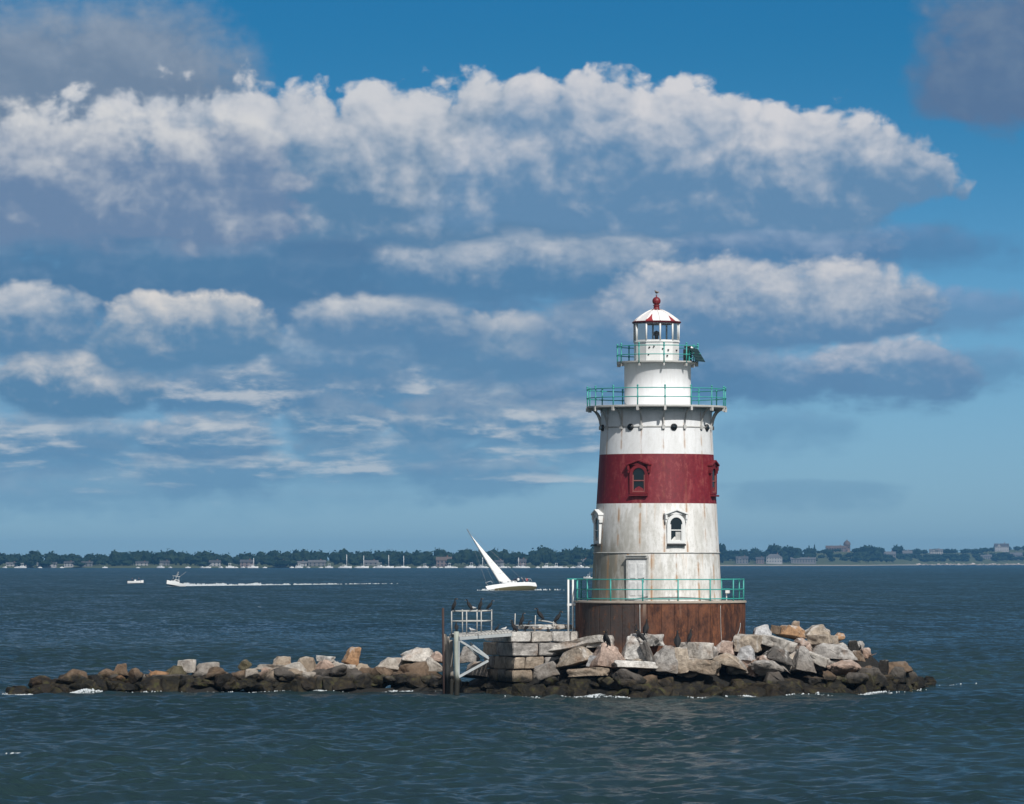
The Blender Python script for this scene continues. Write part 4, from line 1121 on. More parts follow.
# the bent low rail along the pier top
q2 = P(535, 632, 221.5); zt = 2.80
LR2 = empty('bent_pier_rail', (q2.x, q2.y, zt)); tag(LR2, 'low bent white rail on top of the granite pier', 'railing')
def rp(px, py, dy=0.0):
    v = P(px, py, q2.y + dy); return (v.x - q2.x, dy, v.z - zt)
for px_, p0, p1 in ((515.2, 613.5, 633), (535.5, 615.3, 633), (553.5, 621.5, 630)):
    MB().tube([rp(px_, p0), rp(px_ - 0.7, p1)], 0.022, 7).build('post', DULLW, LR2)
MB().tube([rp(515.5, 625.4), rp(540, 625.9), rp(553, 627.4)], 0.028, 7).build('rail', DULLW, LR2)
MB().tube([rp(538.5, 620.3, 0.5), rp(548, 621.6, 0.5), rp(556.5, 623.8, 0.5)], 0.030, 7).build('rail', DULLW, LR2)

# ------------------------------------------------------------------ birds
CORM = speckled('black_plumage', (0.009, 0.009, 0.010), 0.8, 0.3, 20.0); GULL = speckled('gull_plumage', (0.62, 0.62, 0.62), 0.6, 0.25, 9.0); BROWNG = speckled('brown_plumage', (0.24, 0.19, 0.15), 0.6, 0.3, 20.0)
BEAK = material('bill_horn', None, (0.30, 0.17, 0.05), 0.5)
def cormorant_mb(lean):
    """one tapering body from tail to bill: tail, trunk, S-curved neck and head"""
    m_ = MB()
    pts = [(-0.17, 0, 0.02), (-0.13, 0, 0.10), (-0.075, 0, 0.20), (-0.01, 0, 0.33), (0.045, 0, 0.46), (0.062, 0, 0.545), (0.045, 0, 0.615), (0.050, 0, 0.675), (0.085, 0, 0.71), (0.125, 0, 0.712), (0.155, 0, 0.708)]
    rad = [0.022, 0.052, 0.098, 0.118, 0.098, 0.058, 0.038, 0.036, 0.040, 0.028, 0.008]
    c_, s_ = math.cos(lean), math.sin(lean)
    pts = [(x * c_ + z * s_, y, z * c_ - x * s_) for x, y, z in pts]
    m_.tube(pts, rad, 10, squash=(1.0, 0.92))
    for sy in (-1, 1):
        w = [(-0.12, sy * 0.06, 0.09), (-0.06, sy * 0.095, 0.22), (0.0, sy * 0.11, 0.36), (0.03, sy * 0.085, 0.44)]
        m_.tube([(x * c_ + z * s_, y, z * c_ - x * s_) for x, y, z in w], [0.012, 0.042, 0.050, 0.022], 7)
        m_.tube([(-0.03, sy * 0.05, 0.14), (0.0, sy * 0.055, 0.0), (0.07, sy * 0.06, 0.0)], [0.030, 0.016, 0.020], 6)
    return m_
def gull_mb():
    m_ = MB()
    pts = [(-0.27, 0, 0.17), (-0.20, 0, 0.18), (-0.10, 0, 0.20), (0.0, 0, 0.215), (0.08, 0, 0.235), (0.125, 0, 0.285), (0.15, 0, 0.325), (0.19, 0, 0.335), (0.225, 0, 0.325)]
    m_.tube(pts, [0.012, 0.035, 0.075, 0.090, 0.078, 0.052, 0.048, 0.036, 0.008], 10)
    for sy in (-1, 1):
        m_.tube([(-0.30, sy * 0.035, 0.195), (-0.15, sy * 0.075, 0.225), (0.02, sy * 0.085, 0.235)], [0.008, 0.038, 0.032], 7)
        m_.tube([(0.0, sy * 0.035, 0.16), (0.0, sy * 0.035, 0.0), (0.05, sy * 0.04, 0.004)], [0.012, 0.008, 0.012], 6)
    return m_
def first_corm(lean):
    o = cormorant_mb(lean).build('cormorant', CORM)
    c_, s_ = math.cos(lean), math.sin(lean)
    f = lambda x, z: (x * c_ + z * s_, 0, z * c_ - x * s_)
    MB().tube([f(0.14, 0.708), f(0.20, 0.700), f(0.225, 0.685)], [0.013, 0.010, 0.004], 6).build('bill', BEAK, o); return o
protoC = [first_corm(0.0), first_corm(0.28)]; protoG = gull_mb().build('gull', GULL)
MB().tube([(0.215, 0, 0.327), (0.255, 0, 0.320), (0.27, 0, 0.310)], [0.013, 0.011, 0.004], 6).build('bill', BEAK, protoG)
first_use = {}
def bird(kind, px, py, Y, yaw, label, sc=1.0, mat=None, snap=False):
    src = protoC[kind] if isinstance(kind, int) else protoG
    key = kind
    o = src if key not in first_use else copy_tree(src)
    first_use[key] = True
    v = P(px, py, Y); o.location = v; o.rotation_euler = (0, 0, R(yaw)); o.scale = (sc * (0.80 if isinstance(kind, int) else 0.72),) * 3
    if mat is not None:
        o.data = o.data.copy(); o.data.materials[0] = mat
    if snap: BIRDS_SNAP.append(o)
    return tag(o, label, 'bird', 'cormorants perched on the island' if isinstance(kind, int) else 'gulls perched on the island')
BIRDS_SNAP = []
L1, L2 = LY + 0.35, LY + 1.9
bird(0, 454.2, 610.9, L1, 20, 'black cormorant at the outer end of the landing handrail', 0.95)
bird(1, 470.8, 610.8, L1, 150, 'black cormorant on the landing handrail beside a white gull', 0.95)
bird('g', 472.8, 610.4, L2, 200, 'white gull on the landing handrail between cormorants', 0.8)
bird(0, 480.4, 610.8, L1, 35, 'upright black cormorant on the landing handrail above the middle post', 0.95)
bird(1, 488.4, 610.4, L2, 10, 'black cormorant at the inner end of the landing handrail', 0.85)
bird(0, 456.4, 631.4, LY, 100, 'black cormorant on top of the thick landing pile', 0.75)
bird('g', 472.0, 632.9, LY + 1.0, 170, 'white gull standing on the landing planks', 0.9)
bird(1, 496.0, 631.8, LY + 1.9, 0, 'black cormorant crouched at the inner end of the landing planks', 0.62)
bird('g', 504.3, 631.2, LY + 2.3, 20, 'small white gull on the planks near the pier', 0.75)
bird(0, 513.2, 631.0, LY + 2.6, 160, 'black cormorant standing on the planks where they meet the pier', 0.85)
bird(0, 522.0, 625.9, 221.5, 30, 'black cormorant on the low bent rail', 1.0)
bird(1, 541.6, 620.6, 222.0, 160, 'black cormorant on the higher end of the bent rail', 1.05)
bird(1, 556.0, 623.6, 222.0, 20, 'black cormorant at the tip of the bent rail', 1.05)
bird(1, 525.6, 633.0, 221.6, 20, 'black cormorant on the pale pier top below the bent rail', 0.9, snap=True)
bird(1, 516.2, 636.8, 221.2, 160, 'black cormorant at the corner of the pale pier cap', 0.9, snap=True)
bird('g', 534.0, 632.6, 221.9, 200, 'brown young gull resting on the pier top', 0.9, BROWNG, snap=True)
bird('g', 540.2, 634.2, 221.5, 20, 'brown young gull beside the gap in the pier cap', 0.85, BROWNG, snap=True)
bird(1, 549.5, 640.0, 221.7, 120, 'black cormorant down in the notch of the pier blocks', 0.8, snap=True)
bird('g', 557.5, 629.0, 222.6, 100, 'tan gull at the inner edge of the pier cap', 1.1, BROWNG, snap=True)
bird('g', 574.4, 631.2, 223.0, 150, 'white gull on the pier cap under the ladder', 0.9, snap=True)
bird(0, 605.4, 638.6, 218.3, 60, 'black cormorant on the pale block against the grey patch of the base', 1.01, snap=True)
bird(0, 607.4, 647.5, 217.6, 200, 'black cormorant in front of the pale block at the foot of the base', 1.15, snap=True)
bird(0, 637.2, 637.2, 218.4, 140, 'black cormorant beside the mooring line on the base', 1.01, snap=True)
bird(0, 646.0, 637.6, 218.2, 60, 'tall black cormorant standing on the highest limed rock', 1.22, snap=True)
bird(1, 644.0, 644.5, 217.5, 170, 'black cormorant hunched at the top of the leaning dark slab', 1.15, snap=True)
bird(0, 677.6, 648.5, 217.6, 90, 'black cormorant on the upright tan stone', 1.35, snap=True)
bird(0, 690.0, 643.2, 218.3, 40, 'black cormorant behind the pale square block', 1.01, snap=True)
v = Vector((TX, TY, ZTOP)); o = bird('g', 656, 297, TY, 125, 'grey gull standing on the red ball of the lighthouse', 0.85, BROWNG); o.location = v
# ------------------------------------------------------------------ snap perched birds to what they stand on
bpy.context.view_layer.update()
dg = bpy.context.evaluated_depsgraph_get()
bird_names = {o.name for o in bpy.data.objects if o.name.startswith(('cormorant', 'gull', 'bill', 'haze'))}
for o in BIRDS_SNAP:
    best = None
    for oy_ in (0.0, 0.25, -0.25, 0.5, -0.5):
        org = Vector((o.location.x, o.location.y + oy_, 6.5))
        for _ in range(8):
            hit, loc_, nor, idx, ob, _m = scene.ray_cast(dg, org, Vector((0, 0, -1)))
            if not hit: break
            if ob.name in bird_names: org = loc_ + Vector((0, 0, -0.01)); continue
            if loc_.z > 4.0: org = loc_ + Vector((0, 0, -0.01)); continue
            d_ = abs(loc_.z - o.location.z)
            if best is None or d_ < best[0] - 0.05: best = (d_, loc_.copy())
            break
    if best: o.location = best[1] + Vector((0, 0, -0.005))

# ------------------------------------------------------------------ foam
def foam_fn(g):
    p = g.geo('Position'); n = g.noise(p, 1.6, 6, 0.7)
    return {'Base Color': g.mix(n, (0.34, 0.40, 0.43), (0.66, 0.69, 0.71)), 'Roughness': 0.7, 'Normal': g.bump(n, 0.8, 0.2)}
FOAM = material('sea_foam', foam_fn)
def foam_patches(name, label, spots, seed, fs_=1.0, mult=2):
    """low broken heaps of froth: many small lumps"""
    rg = random.Random(seed); m_ = MB()
    for (x, y, lx, ly, hz_, n) in spots:
        for _ in range(n * mult):
            a_ = x + rg.gauss(0, 1) * lx * 0.42; b_ = y + rg.gauss(0, 1) * ly * 0.5; zw = wave_h(a_, b_)
            r_ = rg.uniform(0.3, 1.0) * fs_; sx, sy, sz = r_ * rg.uniform(.05, .22), r_ * rg.uniform(.05, .2), zw + hz_ * r_ * rg.uniform(.3, 0.9)
            k = 7; vs = [(a_ + sx * math.cos(2 * math.pi * i / k) * rg.uniform(.7, 1.2), b_ + sy * math.sin(2 * math.pi * i / k) * rg.uniform(.7, 1.2), zw - 0.03) for i in range(k)]
            vs += [(a_ + sx * 0.55 * math.cos(2 * math.pi * i / k), b_ + sy * 0.55 * math.sin(2 * math.pi * i / k), zw + (sz - zw) * rg.uniform(.5, .9)) for i in range(k)] + [(a_, b_, sz)]
            fs = [(i, (i + 1) % k, k + (i + 1) % k, k + i) for i in range(k)] + [(k + i, k + (i + 1) % k, 2 * k) for i in range(k)]
            m_.add(vs, fs, True)
    return tag(m_.build(name, FOAM), label, 'foam', kind='stuff')
sp_ = []
for (px, w, n, dy) in ((14, 12, 30, -.3), (24, 20, 60, -.45), (62, 26, 34, -.3), (82, 22, 40, -.3), (118, 20, 14, -.3), (150, 18, 10, -.2), (200, 24, 12, -.3), (246, 16, 12, -.3), (276, 20, 22, -.3), (335, 20, 34, -.4),
                       (345, 14, 20, -.4), (395, 26, 36, -.35), (410, 14, 16, -.3), (350, 120, 24, -.3), (560, 40, 16, -.4), (578, 26, 60, -.5), (590, 14, 36, -.4), (617, 14, 14, -.4), (702, 18, 26, -.5), (748, 14, 14, -.4), (760, 60, 20, -.4), (800, 26, 18, -.4), (868, 30, 24, -.3), (880, 40, 16, -.3), (914, 8, 16, -.2), (948, 14, 46, -.1), (940, 20, 18, 0)):
    Y = shore_y(px) + dy; sp_.append(((px - HX) / F * Y, Y, w * Y / F * 1.15, 0.6, 0.15, n))
foam_patches('shore_foam', 'white froth of small waves breaking on the island rocks', sp_, 3, 0.36, 7)
sp_ = []
for (px, py, w, n) in ((22, 753, 20, 26), (14, 788, 24, 20), (370, 718, 9, 14)  , (264, 607, 8, 6)):
    Y = CAMH * F / (py - HY); s = Y / F; sp_.append(((px - HX) * s, Y, w * s * 0.9, 0.5, 0.06, n))
foam_patches('whitecaps', 'small white breaking crests scattered over the sea', sp_, 5, 0.28, 5)

# ------------------------------------------------------------------ boats under way
HULLW = speckled('white_gelcoat', (0.74, 0.75, 0.75), 0.35, 0.10, 1.0); SAILC = speckled('white_sailcloth', (0.80, 0.80, 0.78), 0.8, 0.06, 0.8)
BOTTOM = speckled('olive_bottom_paint', (0.13, 0.11, 0.045), 0.6, 0.3, 1.0); SPAR = speckled('spar_alloy', (0.30, 0.31, 0.32), 0.4, 0.2, 1.0, 0.3)
NAVY = speckled('navy_canvas', (0.02, 0.03, 0.06), 0.8, 0.3, 1.0); SKIN = material('skin', None, (0.45, 0.27, 0.19), 0.6)
def hull_mb(Lh, beam, fb, draft, top_only=None, n=15):
    """sections from stern (x=-L/2) to bow (x=+L/2); returns topsides and bottom"""
    secs = []
    for i_ in range(n):
        t = i_ / (n - 1); x = -Lh / 2 + Lh * t
        b_ = beam / 2 * (math.sin(math.pi * min(1, (0.34 + 0.66 * t)) ** 1.0) ** 0.75 if t < 1 else 0.02) * (0.92 if t < 0.1 else 1)
        b_ = max(b_, 0.03)
        sheer = fb * (1.0 + 0.35 * (t - 0.4) ** 2 * 2.2)
        keel = -draft * math.sin(math.pi * min(1, 0.12 + t * 0.88)) ** 0.8 if t < 1 else 0.05
        secs.append((x + (0.10 * Lh if t == 1 else 0) * 0, b_, sheer, keel))
    return secs
def build_hull(parent, Lh, beam, fb, draft, mats, deckmat):
    secs = hull_mb(Lh, beam, fb, draft); n = len(secs)
    up_, lo_, dk = MB(), MB(), MB(); rows_u, rows_l = [], []
    for (x, b_, sh, k) in secs:
        rows_u.append([(x, -b_, sh), (x, -b_ * 0.98, sh * 0.45), (x, -b_ * 0.86, 0.0), ]); rows_l.append([(x, -b_ * 0.86, 0.0), (x, -b_ * 0.5, k * 0.7), (x, 0, k), (x, b_ * 0.5, k * 0.7), (x, b_ * 0.86, 0.0)])
    def skin(mb, rows):
        w = len(rows[0]); vs = [v for r_ in rows for v in r_]
        mb.add(vs, [(i * w + j, i * w + j + 1, (i + 1) * w + j + 1, (i + 1) * w + j) for i in range(len(rows) - 1) for j in range(w - 1)], True)
    skin(up_, rows_u); skin(up_, [[(x, -y, z) for x, y, z in r_] for r_ in rows_u]); skin(lo_, rows_l)
    x, b_, sh, k = secs[0]; up_.add([(x, -b_, sh), (x, -b_ * 0.86, 0), (x, b_ * 0.86, 0), (x, b_, sh)], [(0, 1, 2, 3)]); lo_.add(rows_l[0], [(0, 1, 2, 3, 4)])
    skin(dk, [[(x, -b_ * 0.97, sh - 0.06), (x, b_ * 0.97, sh - 0.06)] for x, b_, sh, k in secs])
    h_ = up_.build('hull', mats[0], parent); lo_.build('bottom', mats[1], h_); dk.build('deck', deckmat, parent); return secs
def person(loc, label, yaw, shirt, sitting=True, parentless=True):
    """a small seated figure: one continuous body grown from a skeleton, hair and shirt as clothing"""
    vs = [(0, 0, .10), (0, 0, .34), (0, 0, .52), (0, 0, .60), (.02, 0, .72), (.02, 0, .80),
          (0, .19, .48), (.08, .25, .26), (.26, .20, .18), (0, -.19, .48), (.08, -.25, .26), (.26, -.20, .18),
          (.0, .10, .08), (.42, .13, .10), (.46, .13, -.34), (.58, .13, -.36), (0, -.10, .08), (.42, -.13, .10), (.46, -.13, -.34), (.58, -.13, -.36)]
    es = [(0, 1), (1, 2), (2, 3), (3, 4), (4, 5), (2, 6), (6, 7), (7, 8), (2, 9), (9, 10), (10, 11), (0, 12), (12, 13), (13, 14), (14, 15), (0, 16), (16, 17), (17, 18), (18, 19)]
    rd = [.15, .15, .15, .06, .105, .085, .07, .052, .04, .07, .052, .04, .10, .075, .05, .045, .10, .075, .05, .045]
    me = bpy.data.meshes.new('person'); me.from_pydata(vs, es, []); o = bpy.data.objects.new('person', me); COL.objects.link(o)
    sk = o.modifiers.new('skin', 'SKIN'); 
    if not me.skin_vertices: bpy.context.view_layer.objects.active = o
    if not me.skin_vertices:
        me.attributes  # layer made by the modifier
        with bpy.context.temp_override(object=o, active_object=o):
            try: bpy.ops.mesh.customdata_skin_add()
            except Exception: pass
    for i_, r_ in enumerate(rd): me.skin_vertices[0].data[i_].radius = (r_, r_)
    me.skin_vertices[0].data[0].use_root = True
    ss = o.modifiers.new('sub', 'SUBSURF'); ss.levels = 1; ss.render_levels = 1
    def fn(g):
        x, y, z = g.sep(g.coord('Object'))
        c = g.mix(g.sm(.585, .595, z), shirt, (0.45, 0.27, 0.19))
        return {'Base Color': g.mix(g.sm(.10, .09, z), c, (0.03, 0.035, 0.05)), 'Roughness': 0.8}
    me.materials.append(material('person_clothes', fn))
    o.location = loc; o.rotation_euler = (0, 0, yaw); tag(o, label, 'person')
    MB().lathe([(0.112, .70), (0.118, .76), (0.10, .84), (0.05, .89), (0, .90)], 12, c=(0.005, 0)).build('hair', NAVY, o)
    return o

# the heeled sailing yacht
SY_ = CAMH * F / (590.3 - HY); sc_ = SY_ / F
TH = 45.0; HEEL = 41.0
base = P(511, 590.3, SY_); base.z = 0.05
YA = empty('sailing_yacht', base); tag(YA, 'white sailing yacht heeled hard over under a narrow white mainsail', 'yacht')
head = Vector((-math.cos(R(TH)), -math.sin(R(TH)), 0))             # towards the left and the camera
side = Vector((0, 0, 1)).cross(head)                               # port side
Qm = Matrix((head, side, Vector((0, 0, 1)))).transposed()
lee = -1 if side.y < 0 else 1
YA.rotation_euler = (Qm.to_4x4() @ Matrix.Rotation(R(-HEEL) * lee, 4, 'X')).to_euler()
secs = build_hull(YA, 13.4, 3.1, 0.80, 0.7, (HULLW, BOTTOM), speckled('cream_deck', (0.62, 0.60, 0.54), 0.6))
m = MB(); m.prism([(-2.2, 1.1), (2.6, 1.1), (1.6, 1.62), (-2.0, 1.72)], -0.95, 0.95); m.build('cabin', HULLW, YA, bevel=0.08)
m = MB()
for x in (-1.4, -0.4, 0.6):
    for sy in (-1, 1): m.box((x, sy * 0.955, 1.40), (0.6, 0.03, 0.16))
m.build('cabin_windows', BLACKG, YA)
MX = 2.0; MH = 16.6
MB().tube([(MX, 0, 1.2), (MX - 0.05, 0, MH)], [0.11, 0.07], 8).build('mast', SPAR, YA)
MB().tube([(MX - 0.1, 0, 2.35), (MX - 4.9, -lee * -0.9, 2.45)], 0.08, 8).build('boom', SPAR, YA)
# mainsail, bellied to leeward
m = MB(); nu, nv = 8, 20; vs = []
for j_ in range(nv + 1):
    t = j_ / nv; z = 2.5 + (MH - 2.7) * t
    L_ = 4.7 * (1 - t) ** 1.18 + 0.34
    for i_ in range(nu + 1):
        u = i_ / nu; bel = math.sin(math.pi * u) * 0.5 * (1 - t) ** 0.5
        vs.append((MX - 0.10 - L_ * u * 0.985, lee * (0.9 * u * (1 - t * 0.6) + bel), z + (0.08 * u if j_ == 0 else 0)))
m.add(vs, [(j_ * (nu + 1) + i_, j_ * (nu + 1) + i_ + 1, (j_ + 1) * (nu + 1) + i_ + 1, (j_ + 1) * (nu + 1) + i_) for j_ in range(nv) for i_ in range(nu)], True)
sl = m.build('mainsail', SAILC, YA); sm_ = sl.modifiers.new('cloth', 'SOLIDIFY'); sm_.thickness = 0.03
for z in (5.3, 8.2): 
    t = (z - 2.5) / (MH - 2.7); L_ = 4.7 * (1 - t) ** 1.18
    pts = [(MX - 0.10 - L_ * u, lee * (0.9 * u * (1 - t * 0.6) + math.sin(math.pi * u) * 0.5 * (1 - t) ** 0.5) - lee * 0.05, z) for u in np.linspace(0, 1, 7)]
    MB().tube(pts, 0.045, 5).build('batten', GREYP, sl)
for (a, b) in (((MX, 0, MH - 0.3), (6.0, 0, 1.25)), ((MX - 0.05, 0, MH), (-6.0, 0, 1.3)), ((MX, 0, MH - 2.5), (MX - 0.2, 1.6, 1.2)), ((MX, 0, MH - 2.5), (MX - 0.2, -1.6, 1.2))):
    MB().tube([a, b], 0.018, 4).build('stay', SPAR, YA)
MB().tube([(-5.3, 0, 1.2), (-5.3, 0, 3.4)], 0.05, 6).build('aerial', HULLW, YA)
m = MB()
for sy in (-1, 1):
    m.tube([(-5.9, sy * 1.3, 1.2), (-5.9, sy * 1.3, 1.9), (-4.2, sy * 1.5, 1.9), (-4.2, sy * 1.5, 1.2)], 0.03, 5); m.tube([(5.0, sy * 0.7, 1.3), (5.0, sy * 0.6, 1.95), (6.05, 0, 2.0)], 0.03, 5)
m.tube([(-5.9, -1.3, 1.9), (-5.9, 1.3, 1.9)], 0.03, 5)
m.build('guard_rails', HULLW, YA)
m = MB(); m.lathe([(0.9, 2.2), (0.8, 2.5), (0.3, 2.65), (0, 2.68)], 12, M=Matrix.Translation((-2.5, 0, 0)) @ Matrix.Scale(0.8, 4, (1, 0, 0)))
m.build('spray_hood', NAVY, YA)
MY = YA.matrix_basis.copy() if False else (Matrix.Translation(base) @ YA.rotation_euler.to_matrix().to_4x4())
for k, (x, y, lab, sh_) in enumerate(((-3.4, -lee * 1.1, 'dark clothed person sitting at the wheel of the sailing yacht', (0.03, 0.04, 0.07)), (-4.5, -lee * 1.2, 'person in a red top on the high side of the sailing yacht', (0.35, 0.05, 0.05)), (-1.9, -lee * 1.35, 'person in a white shirt on the high side near the yacht cabin', (0.7, 0.7, 0.7)))):
    pt = MY @ Vector((x, y, 1.22)); person(pt, lab, R(100), sh_)
sp_ = [(base.x - 4.6, base.y - 4.5, 2.0, 1.2, 0.5, 26), (base.x + 4.5, base.y + 4, 5.0, 2.0, 0.40, 30), (base.x + 9.0, base.y + 6, 6.0, 2.0, 0.25, 10)]
foam_patches('yacht_wake', 'white water along the hull of the heeled yacht', sp_, 8)

# motor boat running to the left with a long wake
def motorboat(name, loc, yaw, Ls, pitch, label, tall=True, bottom=BLACKG):
    o = empty(name, loc); tag(o, label, 'motorboat')
    o.rotation_euler = (Matrix.Rotation(yaw, 4, 'Z') @ Matrix.Rotation(-pitch, 4, 'Y')).to_euler()
    build_hull(o, Ls, Ls * 0.33, Ls * 0.13, Ls * 0.06, (HULLW, bottom), DULLW)
    f = Ls / 8.0
    if tall:
        m_ = MB(); m_.prism([(-1.2 * f, 1.0 * f), (1.7 * f, 1.0 * f), (1.0 * f, 2.0 * f), (-0.9 * f, 2.1 * f)], -0.85 * f, 0.85 * f); m_.build('cabin', HULLW, o, bevel=0.05 * f)
        m_ = MB()
        for sy in (-1, 1): m_.box((0.1 * f, sy * 0.86 * f, 1.65 * f), (1.5 * f, 0.03, 0.35 * f))
        m_.prism([(1.30 * f, 1.58 * f), (1.02 * f, 1.98 * f), (1.05 * f, 2.0 * f), (1.34 * f, 1.58 * f)], -0.7 * f, 0.7 * f)
        m_.build('windows', BLACKG, o)
        m_ = MB()
        for sx in (-0.8, 0.6):
            for sy in (-0.7, 0.7): m_.tube([(sx * f, sy * f, 2.0 * f), (sx * 0.9 * f, sy * f, 3.2 * f)], 0.05 * f, 6)
        m_.box((-0.1 * f, 0, 3.25 * f), (2.0 * f, 1.7 * f, 0.10 * f)); m_.build('flying_bridge', HULLW, o)
        m_ = MB().tube([(-0.6 * f, 0, 3.3 * f), (-0.7 * f, 0, 4.9 * f)], 0.06 * f, 6); m_.box((-0.62 * f, 0, 4.0 * f), (0.3 * f, 0.9 * f, 0.14 * f)); m_.build('radar_mast', DULLW, o)
        for sy in (-1, 1): MB().tube([(-0.9 * f, sy * 0.8 * f, 3.2 * f), (-2.8 * f, sy * 1.7 * f, 5.2 * f)], 0.035 * f, 5).build('outrigger', DULLW, o)
    else:
        m_ = MB().box((-0.1 * f, 0, 1.2 * f), (0.9 * f, 0.9 * f, 0.9 * f)); m_.prism([(0.3 * f, 1.6 * f), (0.2 * f, 2.0 * f), (0.25 * f, 2.0 * f), (0.36 * f, 1.6 * f)], -0.4 * f, 0.4 * f); m_.build('console', HULLW, o, bevel=0.04 * f)
        m_ = MB().box((-4.1 * f, 0, 1.0 * f), (0.4 * f, 0.4 * f, 1.0 * f)); m_.build('outboard', DARK, o, bevel=0.05 * f)
    return o
MBY = CAMH * F / (586.3 - HY); q = P(175, 586.3, MBY); q.z = 0.15
motorboat('motorboat', q, R(228), 5.6, R(9), 'white motorboat with tall radar mast speeding ahead of a long white wake')
SKY_ = CAMH * F / (583.4 - HY); q = P(135.5, 583.4, SKY_); q.z = 0.1
motorboat('motorboat', q, R(8), 4.3, R(2), 'small open white skiff with two dark figures aboard', tall=False)
for k, (dx_, lab) in enumerate(((-0.9, 'dark clothed person sitting near the stern of the small skiff'), (0.9, 'dark clothed person sitting near the bow of the small skiff'))):
    person(q + Vector((dx_, 0.0, 0.62)), lab, R(0), (0.02, 0.025, 0.04))
CBY = CAMH * F / (579.0 - HY); q = P(588.5, 579.0, CBY); q.z = 0.1
motorboat('motorboat', q, R(160), 3.6, R(3), 'tiny white motorboat half hidden at the edge of the lighthouse wall')
# wake
sp_ = []
for px in range(178, 398, 3):
    t = (px - 176) / 222.0; py = 586.0 - 2.4 * t; Y = CAMH * F / (py - HY); s = Y / F
    strength = (1 - t) ** 1.3 * max(0.15, 0.85 + 1.1 * mnoise.noise(Vector((px * 0.045, 0, 0))) + 0.6 * mnoise.noise(Vector((px * 0.2, 3, 0))))
    n = int(4 + 26 * strength); 
    if t > 0.3 and random.random() < 0.15: n = 1
    sp_.append(((px - HX) * s, Y, 3.6 * s * 1.2, 5.0, (0.20 + 0.62 * strength) * random.uniform(.55, 1.15), int(n * random.uniform(.5, 1.1))))
def wake_patches(spots):
    rg = random.Random(4); m_ = MB()
    for (x, y, lx, ly, hz_, n) in spots:
        for _ in range(n):
            a_ = x + rg.uniform(-.6, .6) * lx; b_ = y + rg.gauss(0, 1) * ly * 0.5; r_ = rg.uniform(0.4, 1.0)
            sx, sy, sz = r_ * 0.7, r_ * 0.7, hz_ * rg.uniform(.45, 1.0); k = 6
            vs = [(a_ + sx * math.cos(2 * math.pi * i / k), b_ + sy * math.sin(2 * math.pi * i / k), -0.15) for i in range(k)] + [(a_, b_, sz)]
            m_.add(vs, [(i, (i + 1) % k, k) for i in range(k)], True)
    return m_
tag(wake_patches(sp_).build('boat_wake', FOAM), 'long white wake trailing behind the speeding motorboat', 'wake', kind='stuff')

# ------------------------------------------------------------------ the far shore
def far_ground(name, pts, label, back=700, rise=9.0, mat=None):
    """pts: (px, distance) along the waterline; land climbs gently behind it"""
    vs = []
    for (px, Y) in pts:
        r_ = rise if not callable(rise) else rise(px)
        rows_ = ((0, -0.6), (6, 0.35), (14, 1.1), (45, 2.0), (140, r_ * 0.45), (300, r_ * 0.95), (400, r_), (back, r_ * 1.1))
        for (b_, z) in rows_: vs.append(((px - HX) / F * Y * (Y + b_) / Y, Y + b_, z))
    w = 8
    q_ = np.array([(i * w + j, (i + 1) * w + j, (i + 1) * w + j + 1, i * w + j + 1) for i in range(len(pts) - 1) for j in range(w - 1)])
    o = grid_mesh(name, np.array(vs, np.float32), q_, mat, False)
    return tag(o, label, 'land', kind='structure')
def shore_fn(g):
    p = g.geo('Position'); x, y, z = g.sep(p); n = g.noise(p, 0.06, 5, 0.6)
    c = g.mix(n, (0.035, 0.055, 0.020), (0.085, 0.095, 0.035))
    sand = g.sm(1.3, 0.8, z + (n - 0.5) * 0.8) * g.sm(4700.0, 5200.0, y)
    return {'Base Color': g.mix(sand, c, (0.30, 0.27, 0.22)), 'Roughness': 0.9}
SHORE = material('far_shore_grass', shore_fn)
YL = 4250.0
def rise_r(px): return lerp_tab([(700, 11), (800, 14), (838, 19), (890, 15), (936, 17.5), (970, 18), (1000, 22), (1060, 24), (1500, 16)], px)
def YR(px): return lerp_tab([(640, 5600), (715, 5900), (860, 6100), (905, 6900), (1024, 7300), (1500, 8000)], px)
far_ground('far_shore', [(px, YL + 25 * math.sin(px * 0.03)) for px in range(-420, 721, 20)], 'low wooded far shore', 700, 6.0, SHORE)
far_ground('far_point', [(px, YR(px)) for px in range(640, 1341, 20)], 'grassy point of land with a pale beach', 700, rise_r, SHORE)
def land_z(px, b_):
    rise = 6.0 if px < 715 else rise_r(px)
    return lerp_tab([(0, -0.6), (6, .35), (14, 1.1), (45, 2.0), (140, rise * .45), (300, rise * .95), (400, rise), (1200, rise * 1.1)], b_)

